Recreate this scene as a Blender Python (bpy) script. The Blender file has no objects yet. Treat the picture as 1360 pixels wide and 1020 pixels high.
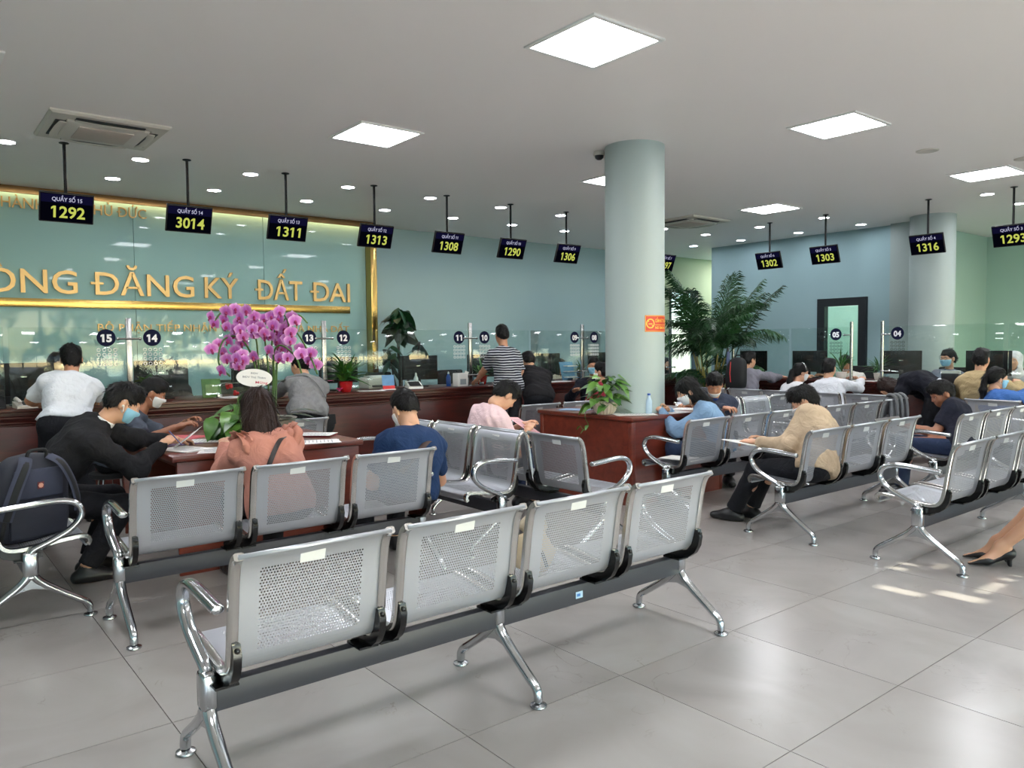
import bpy, bmesh, math, random
import numpy as np
from mathutils import Vector, Matrix

SC = bpy.context.scene
COL = SC.collection
R_ = math.radians
PI = math.pi
rng = random.Random(7)

# ------------------------------------------------------------------ camera
cam_d = bpy.data.cameras.new('camera')
cam_d.sensor_width = 36.0
cam_d.lens = 1021.34 * 36.0 / 1360.0
cam_d.clip_start = 0.05
cam_d.clip_end = 200
cam = bpy.data.objects.new('camera', cam_d)
COL.objects.link(cam)
_r = Vector((0.77977333, -0.6259869, -0.00969292))
_u = Vector((0.03864663, 0.03267659, 0.99871852))
_f = Vector((0.62486798, 0.77914867, -0.04967262))
cam.matrix_world = Matrix(((_r.x, _u.x, -_f.x, 0), (_r.y, _u.y, -_f.y, 0), (_r.z, _u.z, -_f.z, 1.411), (0, 0, 0, 1)))
SC.camera = cam

# ------------------------------------------------------------------ world, sun, exposure
SC.view_settings.view_transform = 'Standard'
SC.view_settings.look = 'None'
SC.view_settings.gamma = 1.0
SC.view_settings.exposure = 0.83
SC.view_settings.use_curve_mapping = False
SUN_AZ, SUN_EL = R_(-78), R_(22)          # direction towards the sun
SUN_DIR = Vector((math.cos(SUN_AZ) * math.cos(SUN_EL), math.sin(SUN_AZ) * math.cos(SUN_EL), math.sin(SUN_EL)))
world = bpy.data.worlds.new('world')
SC.world = world
world.use_nodes = True
_nt = world.node_tree
_bg = _nt.nodes['Background']
_sky = _nt.nodes.new('ShaderNodeTexSky')
_sky.sky_type = 'NISHITA'
_sky.sun_disc = False
_sky.sun_elevation = SUN_EL
_sky.sun_rotation = PI / 2 - SUN_AZ
_sky.air_density = 1.0
_sky.dust_density = 0.6
_sky.ozone_density = 4.0
_nt.links.new(_sky.outputs[0], _bg.inputs[0])
_bg.inputs[1].default_value = 0.7
sun_d = bpy.data.lights.new('sun', 'SUN')
sun_d.energy = 17.0
sun_d.angle = R_(0.25)
sun_d.color = (1.0, 0.88, 0.76)
sun = bpy.data.objects.new('sun', sun_d)
COL.objects.link(sun)
sun.location = SUN_DIR * 40
sun.rotation_euler = SUN_DIR.to_track_quat('Z', 'Y').to_euler()

H = 3.239            # ceiling height
PANEL_E = 21.0        # luminous panels
DOWN_E = 45.0        # small downlights

# ------------------------------------------------------------------ materials
def lin(c):
    out = []
    for v in c[:3]:
        v = v / 255.0
        out.append(v / 12.92 if v <= 0.04045 else ((v + 0.055) / 1.055) ** 2.4)
    return (out[0], out[1], out[2], 1.0)

_mats = {}
def mat(name, col, rough=0.5, metal=0.0, var=0.0, vscale=6.0, bump=0.0, bscale=80.0, spec=0.5, coat=0.0,
        emit=None, estr=0.0, sss=0.0, stretch=None, coord='Object', trans=0.0):
    """Principled material with procedural colour variation and fine relief."""
    if name in _mats:
        return _mats[name]
    m = bpy.data.materials.new(name)
    m.use_nodes = True
    nt = m.node_tree
    b = nt.nodes['Principled BSDF']
    c = lin(col)
    b.inputs['Base Color'].default_value = c
    b.inputs['Roughness'].default_value = rough
    b.inputs['Metallic'].default_value = metal
    b.inputs['Specular IOR Level'].default_value = spec
    b.inputs['Coat Weight'].default_value = coat
    if trans:
        b.inputs['Transmission Weight'].default_value = trans
    if sss:
        b.inputs['Subsurface Weight'].default_value = sss
        b.inputs['Subsurface Radius'].default_value = (0.02, 0.008, 0.004)
    if emit is not None:
        b.inputs['Emission Color'].default_value = lin(emit)
        b.inputs['Emission Strength'].default_value = estr
    if var or bump:
        tc = nt.nodes.new('ShaderNodeTexCoord')
        mp = nt.nodes.new('ShaderNodeMapping')
        nt.links.new(tc.outputs[coord], mp.inputs[0])
        if stretch:
            mp.inputs['Scale'].default_value = stretch
    if var:
        nz = nt.nodes.new('ShaderNodeTexNoise')
        nz.inputs['Scale'].default_value = vscale
        nz.inputs['Detail'].default_value = 4
        nt.links.new(mp.outputs[0], nz.inputs['Vector'])
        mx = nt.nodes.new('ShaderNodeMix')
        mx.data_type = 'RGBA'
        mx.inputs['A'].default_value = [max(0, v * (1 - var)) for v in c[:3]] + [1]
        mx.inputs['B'].default_value = [min(1, v * (1 + var)) for v in c[:3]] + [1]
        nt.links.new(nz.outputs['Fac'], mx.inputs['Factor'])
        nt.links.new(mx.outputs['Result'], b.inputs['Base Color'])
    if bump:
        n2 = nt.nodes.new('ShaderNodeTexNoise')
        n2.inputs['Scale'].default_value = bscale
        n2.inputs['Detail'].default_value = 3
        nt.links.new(mp.outputs[0], n2.inputs['Vector'])
        bp = nt.nodes.new('ShaderNodeBump')
        bp.inputs['Strength'].default_value = bump
        bp.inputs['Distance'].default_value = 0.004
        nt.links.new(n2.outputs['Fac'], bp.inputs['Height'])
        nt.links.new(bp.outputs[0], b.inputs['Normal'])
    _mats[name] = m
    return m

def emat(name, col, strength):
    if name in _mats:
        return _mats[name]
    m = bpy.data.materials.new(name)
    m.use_nodes = True
    nt = m.node_tree
    nt.nodes.remove(nt.nodes['Principled BSDF'])
    e = nt.nodes.new('ShaderNodeEmission')
    e.inputs[0].default_value = lin(col)
    e.inputs[1].default_value = strength
    nt.links.new(e.outputs[0], nt.nodes['Material Output'].inputs[0])
    _mats[name] = m
    return m

def glassmat(name, tint, refl=0.06):
    """Thin architectural glass: see-through with a grazing-angle reflection."""
    m = bpy.data.materials.new(name)
    m.use_nodes = True
    nt = m.node_tree
    nt.nodes.remove(nt.nodes['Principled BSDF'])
    t = nt.nodes.new('ShaderNodeBsdfTransparent')
    t.inputs[0].default_value = lin(tint)
    g = nt.nodes.new('ShaderNodeBsdfGlossy')
    g.inputs['Roughness'].default_value = 0.02
    lw = nt.nodes.new('ShaderNodeLayerWeight')
    lw.inputs['Blend'].default_value = 0.25
    ml = nt.nodes.new('ShaderNodeMath')
    ml.operation = 'MULTIPLY_ADD'
    ml.inputs[1].default_value = 0.55
    ml.inputs[2].default_value = refl
    mx = nt.nodes.new('ShaderNodeMixShader')
    nt.links.new(lw.outputs['Fresnel'], ml.inputs[0])
    nt.links.new(ml.outputs[0], mx.inputs[0])
    nt.links.new(t.outputs[0], mx.inputs[1])
    nt.links.new(g.outputs[0], mx.inputs[2])
    nt.links.new(mx.outputs[0], nt.nodes['Material Output'].inputs[0])
    _mats[name] = m
    return m

def woodmat(name, dark, light, rough=0.3, axis=(1, 1, 8), coat=0.3):
    m = bpy.data.materials.new(name)
    m.use_nodes = True
    nt = m.node_tree
    b = nt.nodes['Principled BSDF']
    tc = nt.nodes.new('ShaderNodeTexCoord')
    mp = nt.nodes.new('ShaderNodeMapping')
    mp.inputs['Scale'].default_value = axis
    nz = nt.nodes.new('ShaderNodeTexNoise')
    nz.inputs['Scale'].default_value = 3.0
    nz.inputs['Detail'].default_value = 6
    nz.inputs['Roughness'].default_value = 0.65
    nz.inputs['Distortion'].default_value = 0.6
    cr = nt.nodes.new('ShaderNodeValToRGB')
    cr.color_ramp.elements[0].position = 0.3
    cr.color_ramp.elements[0].color = lin(dark)
    cr.color_ramp.elements[1].position = 0.72
    cr.color_ramp.elements[1].color = lin(light)
    nt.links.new(tc.outputs['Object'], mp.inputs[0])
    nt.links.new(mp.outputs[0], nz.inputs['Vector'])
    nt.links.new(nz.outputs['Fac'], cr.inputs[0])
    nt.links.new(cr.outputs[0], b.inputs['Base Color'])
    b.inputs['Roughness'].default_value = rough
    b.inputs['Coat Weight'].default_value = coat
    b.inputs['Coat Roughness'].default_value = 0.15
    _mats[name] = m
    return m

# ------------------------------------------------------------------ mesh builder
class MB:
    def __init__(self):
        self.v = []
        self.f = []
        self.mi = []
        self.m = 0
    def add(self, vs, fs, M=None):
        o = len(self.v)
        if M is not None:
            vs = [tuple(M @ Vector(p)) for p in vs]
        self.v += [tuple(p) for p in vs]
        self.f += [tuple(i + o for i in f) for f in fs]
        self.mi += [self.m] * len(fs)
        return self
    def box(self, c, s, M=None, b=0.0):
        x, y, z = s[0] / 2, s[1] / 2, s[2] / 2
        T = Matrix.Translation(c)
        if M is not None:
            T = T @ M
        if b <= 0:
            vs = [(-x, -y, -z), (x, -y, -z), (x, y, -z), (-x, y, -z), (-x, -y, z), (x, -y, z), (x, y, z), (-x, y, z)]
            fs = [(0, 3, 2, 1), (4, 5, 6, 7), (0, 1, 5, 4), (1, 2, 6, 5), (2, 3, 7, 6), (3, 0, 4, 7)]
            return self.add(vs, fs, T)
        b = min(b, x * .9, y * .9, z * .9)
        bm = bmesh.new()
        bmesh.ops.create_cube(bm, size=1.0)
        for q in bm.verts:
            q.co = Vector((q.co.x * s[0], q.co.y * s[1], q.co.z * s[2]))
        bmesh.ops.bevel(bm, geom=bm.edges[:], offset=b, segments=2, profile=0.5, affect='EDGES')
        bm.verts.index_update()
        vs = [tuple(q.co) for q in bm.verts]
        fs = [tuple(q.index for q in f.verts) for f in bm.faces]
        bm.free()
        return self.add(vs, fs, T)
    def tube(self, pts, r, n=10, flat=1.0, up=None, caps=True):
        """Sweep an ellipse along pts; r a number or list."""
        pts = [Vector(p) for p in pts]
        k = len(pts)
        rs = r if isinstance(r, (list, tuple)) else [r] * k
        vs, fs = [], []
        prev = None
        for i in range(k):
            a = pts[max(0, i - 1)]
            c = pts[min(k - 1, i + 1)]
            t = (c - a)
            if t.length < 1e-9:
                t = Vector((0, 0, 1))
            t.normalize()
            if prev is None:
                u = Vector(up) if up is not None else (Vector((1, 0, 0)) if abs(t.x) < 0.8 else Vector((0, 1, 0)))
            else:
                u = prev
            u = (u - t * u.dot(t))
            if u.length < 1e-6:
                u = t.orthogonal()
            u.normalize()
            prev = u
            w = t.cross(u)
            for j in range(n):
                an = 2 * PI * j / n
                vs.append(tuple(pts[i] + u * (rs[i] * math.cos(an)) + w * (rs[i] * flat * math.sin(an))))
        for i in range(k - 1):
            for j in range(n):
                j2 = (j + 1) % n
                fs.append((i * n + j, i * n + j2, (i + 1) * n + j2, (i + 1) * n + j))
        if caps:
            fs.append(tuple(range(n - 1, -1, -1)))
            fs.append(tuple((k - 1) * n + j for j in range(n)))
        return self.add(vs, fs)
    def cyl(self, p0, p1, r0, r1=None, n=16):
        return self.tube([p0, p1], [r0, r0 if r1 is None else r1], n)
    def lathe(self, prof, n=24, M=None, scale=None):
        """prof: list of (r, z)."""
        vs, fs = [], []
        for (r, z) in prof:
            for j in range(n):
                an = 2 * PI * j / n
                s = scale(an, z) if scale else 1.0
                vs.append((r * s * math.cos(an), r * s * math.sin(an), z))
        k = len(prof)
        for i in range(k - 1):
            for j in range(n):
                j2 = (j + 1) % n
                fs.append((i * n + j, i * n + j2, (i + 1) * n + j2, (i + 1) * n + j))
        if prof[0][0] > 1e-5:
            fs.append(tuple(range(n - 1, -1, -1)))
        if prof[-1][0] > 1e-5:
            fs.append(tuple((k - 1) * n + j for j in range(n)))
        return self.add(vs, fs, M)
    def prism(self, poly, d0, d1, axis='x'):
        """Extrude a 2D polygon; axis x: poly is (y,z); y: (x,z); z: (x,y)."""
        n = len(poly)
        def mk(p, d):
            return (d, p[0], p[1]) if axis == 'x' else ((p[0], d, p[1]) if axis == 'y' else (p[0], p[1], d))
        vs = [mk(p, d0) for p in poly] + [mk(p, d1) for p in poly]
        fs = [tuple(range(n - 1, -1, -1)), tuple(range(n, 2 * n))]
        for i in range(n):
            j = (i + 1) % n
            fs.append((i, j, n + j, n + i))
        return self.add(vs, fs)
    def sphere(self, c, r, n=12, s=(1, 1, 1), M=None):
        prof = [(max(1e-6, r * math.sin(PI * i / (n // 2 + 2))), -r * math.cos(PI * i / (n // 2 + 2))) for i in range(n // 2 + 3)]
        T = Matrix.Translation(c)
        if M is not None:
            T = T @ M
        T = T @ Matrix.Diagonal((s[0], s[1], s[2], 1))
        return self.lathe(prof, n, T)
    def mesh(self, name, mats=None, sharp=35, flat=False):
        me = bpy.data.meshes.new(name)
        me.from_pydata(self.v, [], self.f)
        bm = bmesh.new()
        bm.from_mesh(me)
        bmesh.ops.recalc_face_normals(bm, faces=bm.faces[:])
        bm.to_mesh(me)
        bm.free()
        if mats is not None:
            for m in (mats if isinstance(mats, (list, tuple)) else [mats]):
                me.materials.append(m)
            if len(me.materials) > 1:
                me.polygons.foreach_set('material_index', self.mi)
        if not flat:
            me.polygons.foreach_set('use_smooth', [True] * len(me.polygons))
            me.set_sharp_from_angle(angle=R_(sharp))
        me.update()
        return me
    def build(self, name, mats=None, parent=None, loc=None, rot=None, **k):
        return put(name, self.mesh(name, mats, **k), parent, loc, rot)

def put(name, me, parent=None, loc=None, rot=None):
    o = bpy.data.objects.new(name, me)
    COL.objects.link(o)
    if parent is not None:
        o.parent = parent
    if loc is not None:
        o.location = loc
    if rot is not None:
        o.rotation_euler = rot
    return o

LABELS = set()
def tag(o, label, cat, group=None):
    o['label'] = label
    o['category'] = cat
    if group:
        o['group'] = group
    if label in LABELS and not group:
        print('DUP LABEL', label)
    LABELS.add(label)
    return o

def thing(name, label, cat, loc=(0, 0, 0), rotz=0.0, group=None):
    o = bpy.data.objects.new(name, None)
    o.empty_display_size = 0.1
    COL.objects.link(o)
    o.location = loc
    o.rotation_euler = (0, 0, rotz)
    return tag(o, label, cat, group)

def struct(o):
    o['kind'] = 'structure'
    return o

def catmull(pts, sub=4):
    pts = [np.array(p, float) for p in pts]
    out = []
    n = len(pts)
    for i in range(n - 1):
        p0 = pts[max(i - 1, 0)]
        p1 = pts[i]
        p2 = pts[i + 1]
        p3 = pts[min(i + 2, n - 1)]
        for k in range(sub):
            t = k / sub
            out.append(0.5 * ((2 * p1) + (-p0 + p2) * t + (2 * p0 - 5 * p1 + 4 * p2 - p3) * t * t + (-p0 + 3 * p1 - 3 * p2 + p3) * t ** 3))
    out.append(pts[-1])
    return [tuple(p) for p in out]

def text_geo(body, size=1.0, bold=0.0, extrude=0.0, res=3):
    c = bpy.data.curves.new('txt', 'FONT')
    c.body = body
    c.size = size
    c.offset = bold
    c.extrude = extrude
    c.resolution_u = res
    o = bpy.data.objects.new('txt', c)
    COL.objects.link(o)
    dg = bpy.context.evaluated_depsgraph_get()
    me = o.evaluated_get(dg).to_mesh()
    vs = np.array([tuple(v.co) for v in me.vertices]) if len(me.vertices) else np.zeros((0, 3))
    fs = [tuple(p.vertices) for p in me.polygons]
    o.evaluated_get(dg).to_mesh_clear()
    bpy.data.objects.remove(o)
    bpy.data.curves.remove(c)
    return vs, fs

def flag_ones(body, vs, fs, bold):
    """Give every figure 1 the slanted flag that signage figures have."""
    vs = list(map(tuple, vs))
    fs = list(fs)
    one, _ = text_geo('1', 1.0, bold)
    w1 = one[:, 0].max() - one[:, 0].min()
    top = one[:, 1].max()
    for i, ch in enumerate(body):
        if ch == '1':
            pv, _ = text_geo(body[:i + 1], 1.0, bold)
            x0 = pv[:, 0].max() - w1
            o = len(vs)
            vs += [(x0 + .001, top, 0), (x0 + .001, top - w1 * 1.0, 0), (x0 - .13, top - w1 * 1.0 - .085, 0), (x0 - .13, top - .095, 0)]
            fs.append((o, o + 3, o + 2, o + 1))
    return np.array(vs), fs

def text_mesh(body, width, height, bold=0.0, depth=0.0, name='lettering', center=True, cap=None):
    """Flat text in the local XZ plane facing -Y, scaled to fill width x cap height (cap letters, accents above)."""
    vs, fs = text_geo(body, 1.0, bold, 0.5 if depth else 0.0)
    if '1' in body and not depth:
        vs, fs = flag_ones(body, vs, fs, bold)
    capv, _ = text_geo('H', 1.0, bold)
    ch = capv[:, 1].max() - capv[:, 1].min()
    x0, x1 = vs[:, 0].min(), vs[:, 0].max()
    sx = width / (x1 - x0)
    sz = height / ch
    b = MB()
    off = (x0 + x1) / 2 if center else x0
    b.add([((p[0] - off) * sx, -p[2] * depth, p[1] * sz - (height / 2 if center else 0)) for p in vs], fs)
    return b
# ------------------------------------------------------------------ shared materials
M = {}
M['wall'] = mat('painted_wall_mint', (156, 185, 190), 0.72, var=0.02, vscale=1.5, bump=0.05, bscale=220)
M['wall_green'] = mat('painted_wall_green', (172, 202, 184), 0.7, var=0.02, vscale=1.5, bump=0.05, bscale=220)
M['wall_lime'] = mat('wall_lime_lit', (184, 194, 156), 0.7, var=0.02, vscale=1.5)  # the window's lime light is put into this wall colour
M['ceil'] = mat('painted_ceiling', (243, 237, 233), 0.5, var=0.015, vscale=0.8, bump=0.03, bscale=150)
M['column'] = mat('painted_column_pale_green', (166, 180, 177), 0.5, var=0.015, vscale=2.0)
M['white'] = mat('white_plastic', (232, 232, 228), 0.4)
M['offwhite'] = mat('off_white_plastic', (205, 200, 190), 0.5)
M['black'] = mat('black_plastic', (15, 15, 17), 0.5, spec=0.3)
M['darkgrey'] = mat('dark_grey_plastic', (40, 42, 46), 0.45)
M['gold'] = mat('brushed_gold', (178, 154, 110), 0.42, 1.0, var=0.06, vscale=3)
M['goldbar'] = mat('polished_gold', (192, 162, 96), 0.24, 1.0, var=0.04, vscale=2)
M['bronze'] = mat('bronze_trim', (150, 120, 84), 0.35, 0.9, var=0.08, vscale=5)
M['backglass'] = mat('back_painted_glass_mint', (146, 184, 184), 0.03, spec=0.16, var=0.01, vscale=1)
M['glass'] = glassmat('clear_counter_glass', (246, 251, 249), 0.03)
M['window_glass'] = glassmat('window_glass', (238, 244, 242), 0.03)
M['chrome'] = mat('chrome', (205, 207, 210), 0.12, 1.0, var=0.03, vscale=20)
M['steel'] = mat('brushed_steel', (176, 178, 180), 0.25, 1.0, var=0.05, vscale=8)
M['mahog'] = woodmat('mahogany', (50, 14, 11), (84, 26, 19), 0.32, (0.7, 6, 6), 0.1)
M['mahog_v'] = woodmat('mahogany_panel', (54, 17, 12), (84, 28, 20), 0.36, (0.8, 5, 5), 0.1)
M['desk'] = woodmat('desk_veneer', (86, 34, 24), (122, 52, 35), 0.32, (0.8, 5, 5))
M['frame_dark'] = mat('dark_anodised_frame', (40, 44, 48), 0.4, 0.3)
M['grout'] = mat('grout', (120, 116, 110), 0.8)
M['paper'] = mat('white_paper', (236, 234, 230), 0.8, var=0.015, vscale=12)
M['pinkpaper'] = mat('pink_paper', (232, 176, 182), 0.8, var=0.02, vscale=12)
M['redfolder'] = mat('pink_folder', (205, 82, 96), 0.5, var=0.03, vscale=9)
M['panel_on'] = emat('led_panel_light', (248, 250, 255), PANEL_E)
M['down_on'] = emat('downlight_led', (244, 246, 255), DOWN_E)
M['led_warm'] = emat('warm_led_strip', (255, 216, 156), 8.0)

def floor_material():
    """Polished porcelain: pale warm grey, faint cloudy patches and thin brown veins, by world position."""
    m = bpy.data.materials.new('porcelain_tile')
    m.use_nodes = True
    nt = m.node_tree
    b = nt.nodes['Principled BSDF']
    g = nt.nodes.new('ShaderNodeNewGeometry')
    oi = nt.nodes.new('ShaderNodeObjectInfo')
    ad = nt.nodes.new('ShaderNodeVectorMath')
    ad.operation = 'ADD'
    cx = nt.nodes.new('ShaderNodeCombineXYZ')
    mm = nt.nodes.new('ShaderNodeMath')
    mm.operation = 'MULTIPLY'
    mm.inputs[1].default_value = 37.0
    nt.links.new(oi.outputs['Random'], mm.inputs[0])
    nt.links.new(mm.outputs[0], cx.inputs[2])
    nt.links.new(g.outputs['Position'], ad.inputs[0])
    nt.links.new(cx.outputs[0], ad.inputs[1])
    n1 = nt.nodes.new('ShaderNodeTexNoise')
    n1.inputs['Scale'].default_value = 1.6
    n1.inputs['Detail'].default_value = 5
    n1.inputs['Distortion'].default_value = 0.8
    nt.links.new(ad.outputs[0], n1.inputs['Vector'])
    r1 = nt.nodes.new('ShaderNodeValToRGB')
    r1.color_ramp.elements[0].position = 0.3
    r1.color_ramp.elements[0].color = lin((143, 137, 133))
    r1.color_ramp.elements[1].position = 0.7
    r1.color_ramp.elements[1].color = lin((157, 152, 148))
    nt.links.new(n1.outputs['Fac'], r1.inputs[0])
    n2 = nt.nodes.new('ShaderNodeTexNoise')
    n2.inputs['Scale'].default_value = 2.2
    n2.inputs['Detail'].default_value = 7
    n2.inputs['Distortion'].default_value = 2.0
    nt.links.new(ad.outputs[0], n2.inputs['Vector'])
    r2 = nt.nodes.new('ShaderNodeValToRGB')
    cr = r2.color_ramp
    cr.elements[0].position = 0.492
    cr.elements[0].color = (0, 0, 0, 1)
    cr.elements[1].position = 0.508
    cr.elements[1].color = (0, 0, 0, 1)
    e = cr.elements.new(0.5)
    e.color = (1, 1, 1, 1)
    nt.links.new(n2.outputs['Fac'], r2.inputs[0])
    n3 = nt.nodes.new('ShaderNodeTexNoise')
    n3.inputs['Scale'].default_value = 3.0
    nt.links.new(ad.outputs[0], n3.inputs['Vector'])
    r3 = nt.nodes.new('ShaderNodeValToRGB')
    r3.color_ramp.elements[0].position = 0.52
    r3.color_ramp.elements[1].position = 0.66
    nt.links.new(n3.outputs['Fac'], r3.inputs[0])
    mu = nt.nodes.new('ShaderNodeMath')
    mu.operation = 'MULTIPLY'
    nt.links.new(r2.outputs[0], mu.inputs[0])
    nt.links.new(r3.outputs[0], mu.inputs[1])
    m3 = nt.nodes.new('ShaderNodeMath')
    m3.operation = 'MULTIPLY'
    m3.inputs[1].default_value = 0.45
    nt.links.new(mu.outputs[0], m3.inputs[0])
    mx = nt.nodes.new('ShaderNodeMix')
    mx.data_type = 'RGBA'
    mx.inputs['B'].default_value = lin((112, 100, 90))
    nt.links.new(r1.outputs[0], mx.inputs['A'])
    nt.links.new(m3.outputs[0], mx.inputs['Factor'])
    nt.links.new(mx.outputs['Result'], b.inputs['Base Color'])
    b.inputs['Roughness'].default_value = 0.24
    b.inputs['Specular IOR Level'].default_value = 0.42
    return m
M['tile'] = floor_material()

# ------------------------------------------------------------------ floor
X0, X1, Y0, Y1 = -3.0, 15.1, -3.2, 10.5
fl = struct(MB().box(((X0 + X1) / 2, (Y0 + Y1) / 2, -0.06), (X1 - X0 + .4, Y1 - Y0 + .4, 0.1)).build('floor', M['grout']))
TX, TY, TS = 2.366, 2.229, 0.8
tile_me = MB().box((0, 0, -0.005), (TS - .0035, TS - .0035, 0.01)).mesh('tile', M['tile'], flat=True)
cells = []
for i in range(-8, 18):
    for j in range(-8, 12):
        cx_, cy_ = TX + TS * (i + .5), TY + TS * (j + .5)
        if not (X0 - .1 < cx_ - .1 and cx_ < X1 + .3 and Y0 - .3 < cy_ and cy_ < Y1 + .3):
            continue
        dep = cx_ * _f.x + cy_ * _f.y
        lat = cx_ * _r.x + cy_ * _r.y
        vis = dep > 1.4 and abs(lat) < dep * 0.68 + 0.8 and cy_ < 8.0 and cx_ < 10.2
        cells.append((not vis, dep, cx_, cy_))
cells.sort()
rest = MB()
for k, (nv, dep, cx_, cy_) in enumerate(cells):
    if not nv and k < 240:
        put('tile', tile_me, fl, (cx_, cy_, 0))
    else:
        rest.box((cx_, cy_, -0.005), (TS - .0035, TS - .0035, 0.01))
o = rest.build('floor_tiling', M['tile'], fl, flat=True)
o['kind'] = 'stuff'

# ------------------------------------------------------------------ ceiling and walls
struct(MB().box(((X0 + X1) / 2, (Y0 + Y1) / 2, H + .1), (X1 - X0 + .6, Y1 - Y0 + .6, 0.2)).build('ceiling', M['ceil']))
w = MB()
w.box((4.6, Y1 + .1, H / 2), (15.3, .2, H))
struct(w.build('wall_back', M['wall']))
w = MB()                                            # end of the back wall, lime light put into its colour, with the window opening
w.box((12.45, Y1 + .1, H / 2), (.4, .2, H))
w.box((14.4, Y1 + .1, H / 2), (1.6, .2, H))
w.box((13.12, Y1 + .1, (2.56 + H) / 2), (.96, .2, H - 2.56))
struct(w.build('wall_alcove', M['wall_lime']))
win = struct(MB().box((13.12, Y1 + .05, .4), (.95, .1, .06)).build('window_1', M['frame_dark']))
f = MB()
for x in (12.68, 13.56):
    f.box((x, Y1 + .05, 1.28), (.06, .12, 2.56))
f.box((13.12, Y1 + .05, 2.53), (.94, .12, .06))
f.build('window_frame', M['frame_dark'], win)
MB().box((13.12, Y1 + .06, 1.28), (.84, .012, 2.44)).build('pane', M['window_glass'], win)

# right wall with the glazed door
w = MB()
w.box((12.35, 8.02, H / 2), (.2, 2.24, H))
w.box((12.35, 5.9, H / 2), (.2, .42, H))
w.box((12.35, 6.505, (2.14 + H) / 2), (.2, .79, H - 2.14))
w.box((13.75, 9.09, H / 2), (2.6, .1, H))
struct(w.build('wall_right', M['wall']))
w = MB()
w.box((12.28, 5.54, H / 2), (.34, .3, H))
struct(w.build('trim_1', M['column']))
w = MB()
w.box((13.8, 5.49, H / 2), (2.7, .18, H))
w.box((15.2, 3.7, H / 2), (.2, 13.9, H))
struct(w.build('wall_recess', M['wall_green']))
d = struct(MB().box((12.25, 6.52, 2.08), (.12, .84, .13)).build('door_1', M['frame_dark']))
fr = MB()
for y in (6.165, 6.875):
    fr.box((12.25, y, 1.01), (.12, .13, 2.02))
fr.build('door_frame', M['frame_dark'], d)
MB().box((12.27, 6.52, 1.0), (.012, .58, 2.0)).build('pane', M['window_glass'], d)
MB().tube([(12.17, 6.3, .95), (12.14, 6.3, .97), (12.14, 6.3, 1.12), (12.17, 6.3, 1.14)], .012).build('door_handle', M['steel'], d)
w = MB()
w.box((X0 - .1, (Y0 + Y1) / 2, H / 2), (.2, Y1 - Y0 + .4, H))
struct(w.build('wall_left', M['wall']))
# glazed front wall behind the viewer
WZ = 2.65
w = MB()
w.box(((X0 + X1) / 2, Y0 - .1, (WZ + H) / 2), (X1 - X0, .2, H - WZ))
w.box(((X0 + X1) / 2, Y0 - .1, .06), (X1 - X0, .2, .12))
struct(w.build('wall_front', M['wall']))
wf = struct(MB().box(((X0 + X1) / 2, Y0 - .06, WZ - .04), (X1 - X0, .1, .08)).build('window_2', M['frame_dark']))
k = 0
xx = X0 + .03
while xx < X1:
    MB().box((xx, Y0 - .06, (WZ + .12) / 2), (.06, .1, WZ - .12)).build('mullion', M['frame_dark'], wf)
    if xx + 1.5 < X1:
        MB().box((xx + .753, Y0 - .06, (WZ + .12) / 2), (1.44, .01, WZ - .14)).build('pane', M['window_glass'], wf)
    xx += 1.506

# round columns
c = MB()
c.lathe([(.275, 0), (.275, H)], 64)
col1 = struct(c.build('column', M['column'], None, (5.43, 4.92, 0)))
c = MB()
c.lathe([(.30, 0), (.30, H)], 48)
struct(c.build('column', M['column'], None, (11.88, 4.97, 0)))

# ------------------------------------------------------------------ feature wall with gold lettering
FY = 10.3
fw = thing('feature_wall', 'mint back-painted glass feature wall with bronze frame behind the long counter', 'wall panel', (0, 0, 0))
for x0, x1 in ((-2.52, -.9), (-.9, .72), (.72, 2.34), (2.34, 3.96), (3.96, 5.5)):
    MB().box(((x0 + x1) / 2, FY + .012, (H - .02) / 2 + .01), (x1 - x0 - .006, .024, H - .04)).build('glass_panel', M['backglass'], fw)
MB().box((1.3, FY + .11, H / 2), (8.4, .17, H - .01)).build('backing', M['wall'], fw)
MB().box((1.5, FY - .13, H - .04), (8.2, .03, .078), b=.004).build('top_trim', M['bronze'], fw)
MB().box((5.55, FY + .02, H / 2 - .04), (.10, .36, H - .09), b=.004).build('side_trim', M['goldbar'], fw)
MB().box((1.45, FY - .05, H - .012), (8.0, .04, .012)).build('led_strip', M['led_warm'], fw)

def letter_sign(label, words, z0, cap, depth, material, bold, name='gilded_lettering'):
    """words: (text, x0, x1). Every letter is a part."""
    t = thing(name, label, 'lettering', (0, FY, z0))
    capv, _ = text_geo('H', 1.0, bold)
    ch = capv[:, 1].max()
    for wd, x0, x1 in words:
        vs, _ = text_geo(wd, 1.0, bold)
        a, bb = vs[:, 0].min(), vs[:, 0].max()
        sx = (x1 - x0) / (bb - a)
        sz = cap / ch
        for i, chx in enumerate(wd):
            if chx == ' ':
                continue
            bar = chx == 'Đ'
            chx = 'D' if bar else chx
            pv, _ = text_geo((wd[:i] + chx), 1.0, bold)
            gv, gf = text_geo(chx, 1.0, bold, 0.5)
            sh = pv[:, 0].max() - gv[:, 0].max()
            m = MB()
            m.add([((p[0] + sh - a) * sx + x0, -.006 - depth / 2 - p[2] * depth, p[1] * sz) for p in gv], gf)
            if bar:
                gx, gz = (gv[:, 0].min() + sh - a) * sx + x0, ch * .5 * sz
                m.box((gx + .05 * sx, -.006 - depth / 2, gz), (.34 * sx, depth * .9, (.065 + bold) * sz))
            m.build('letter', material, t, sharp=50)
    return t
letter_sign('top row of small gold letters naming the city on the mint glass wall', [('HÀNH PHỐ THỦ ĐỨC', .99, 2.49)], 3.015, .115, .02, M['gold'], .0)
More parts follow.
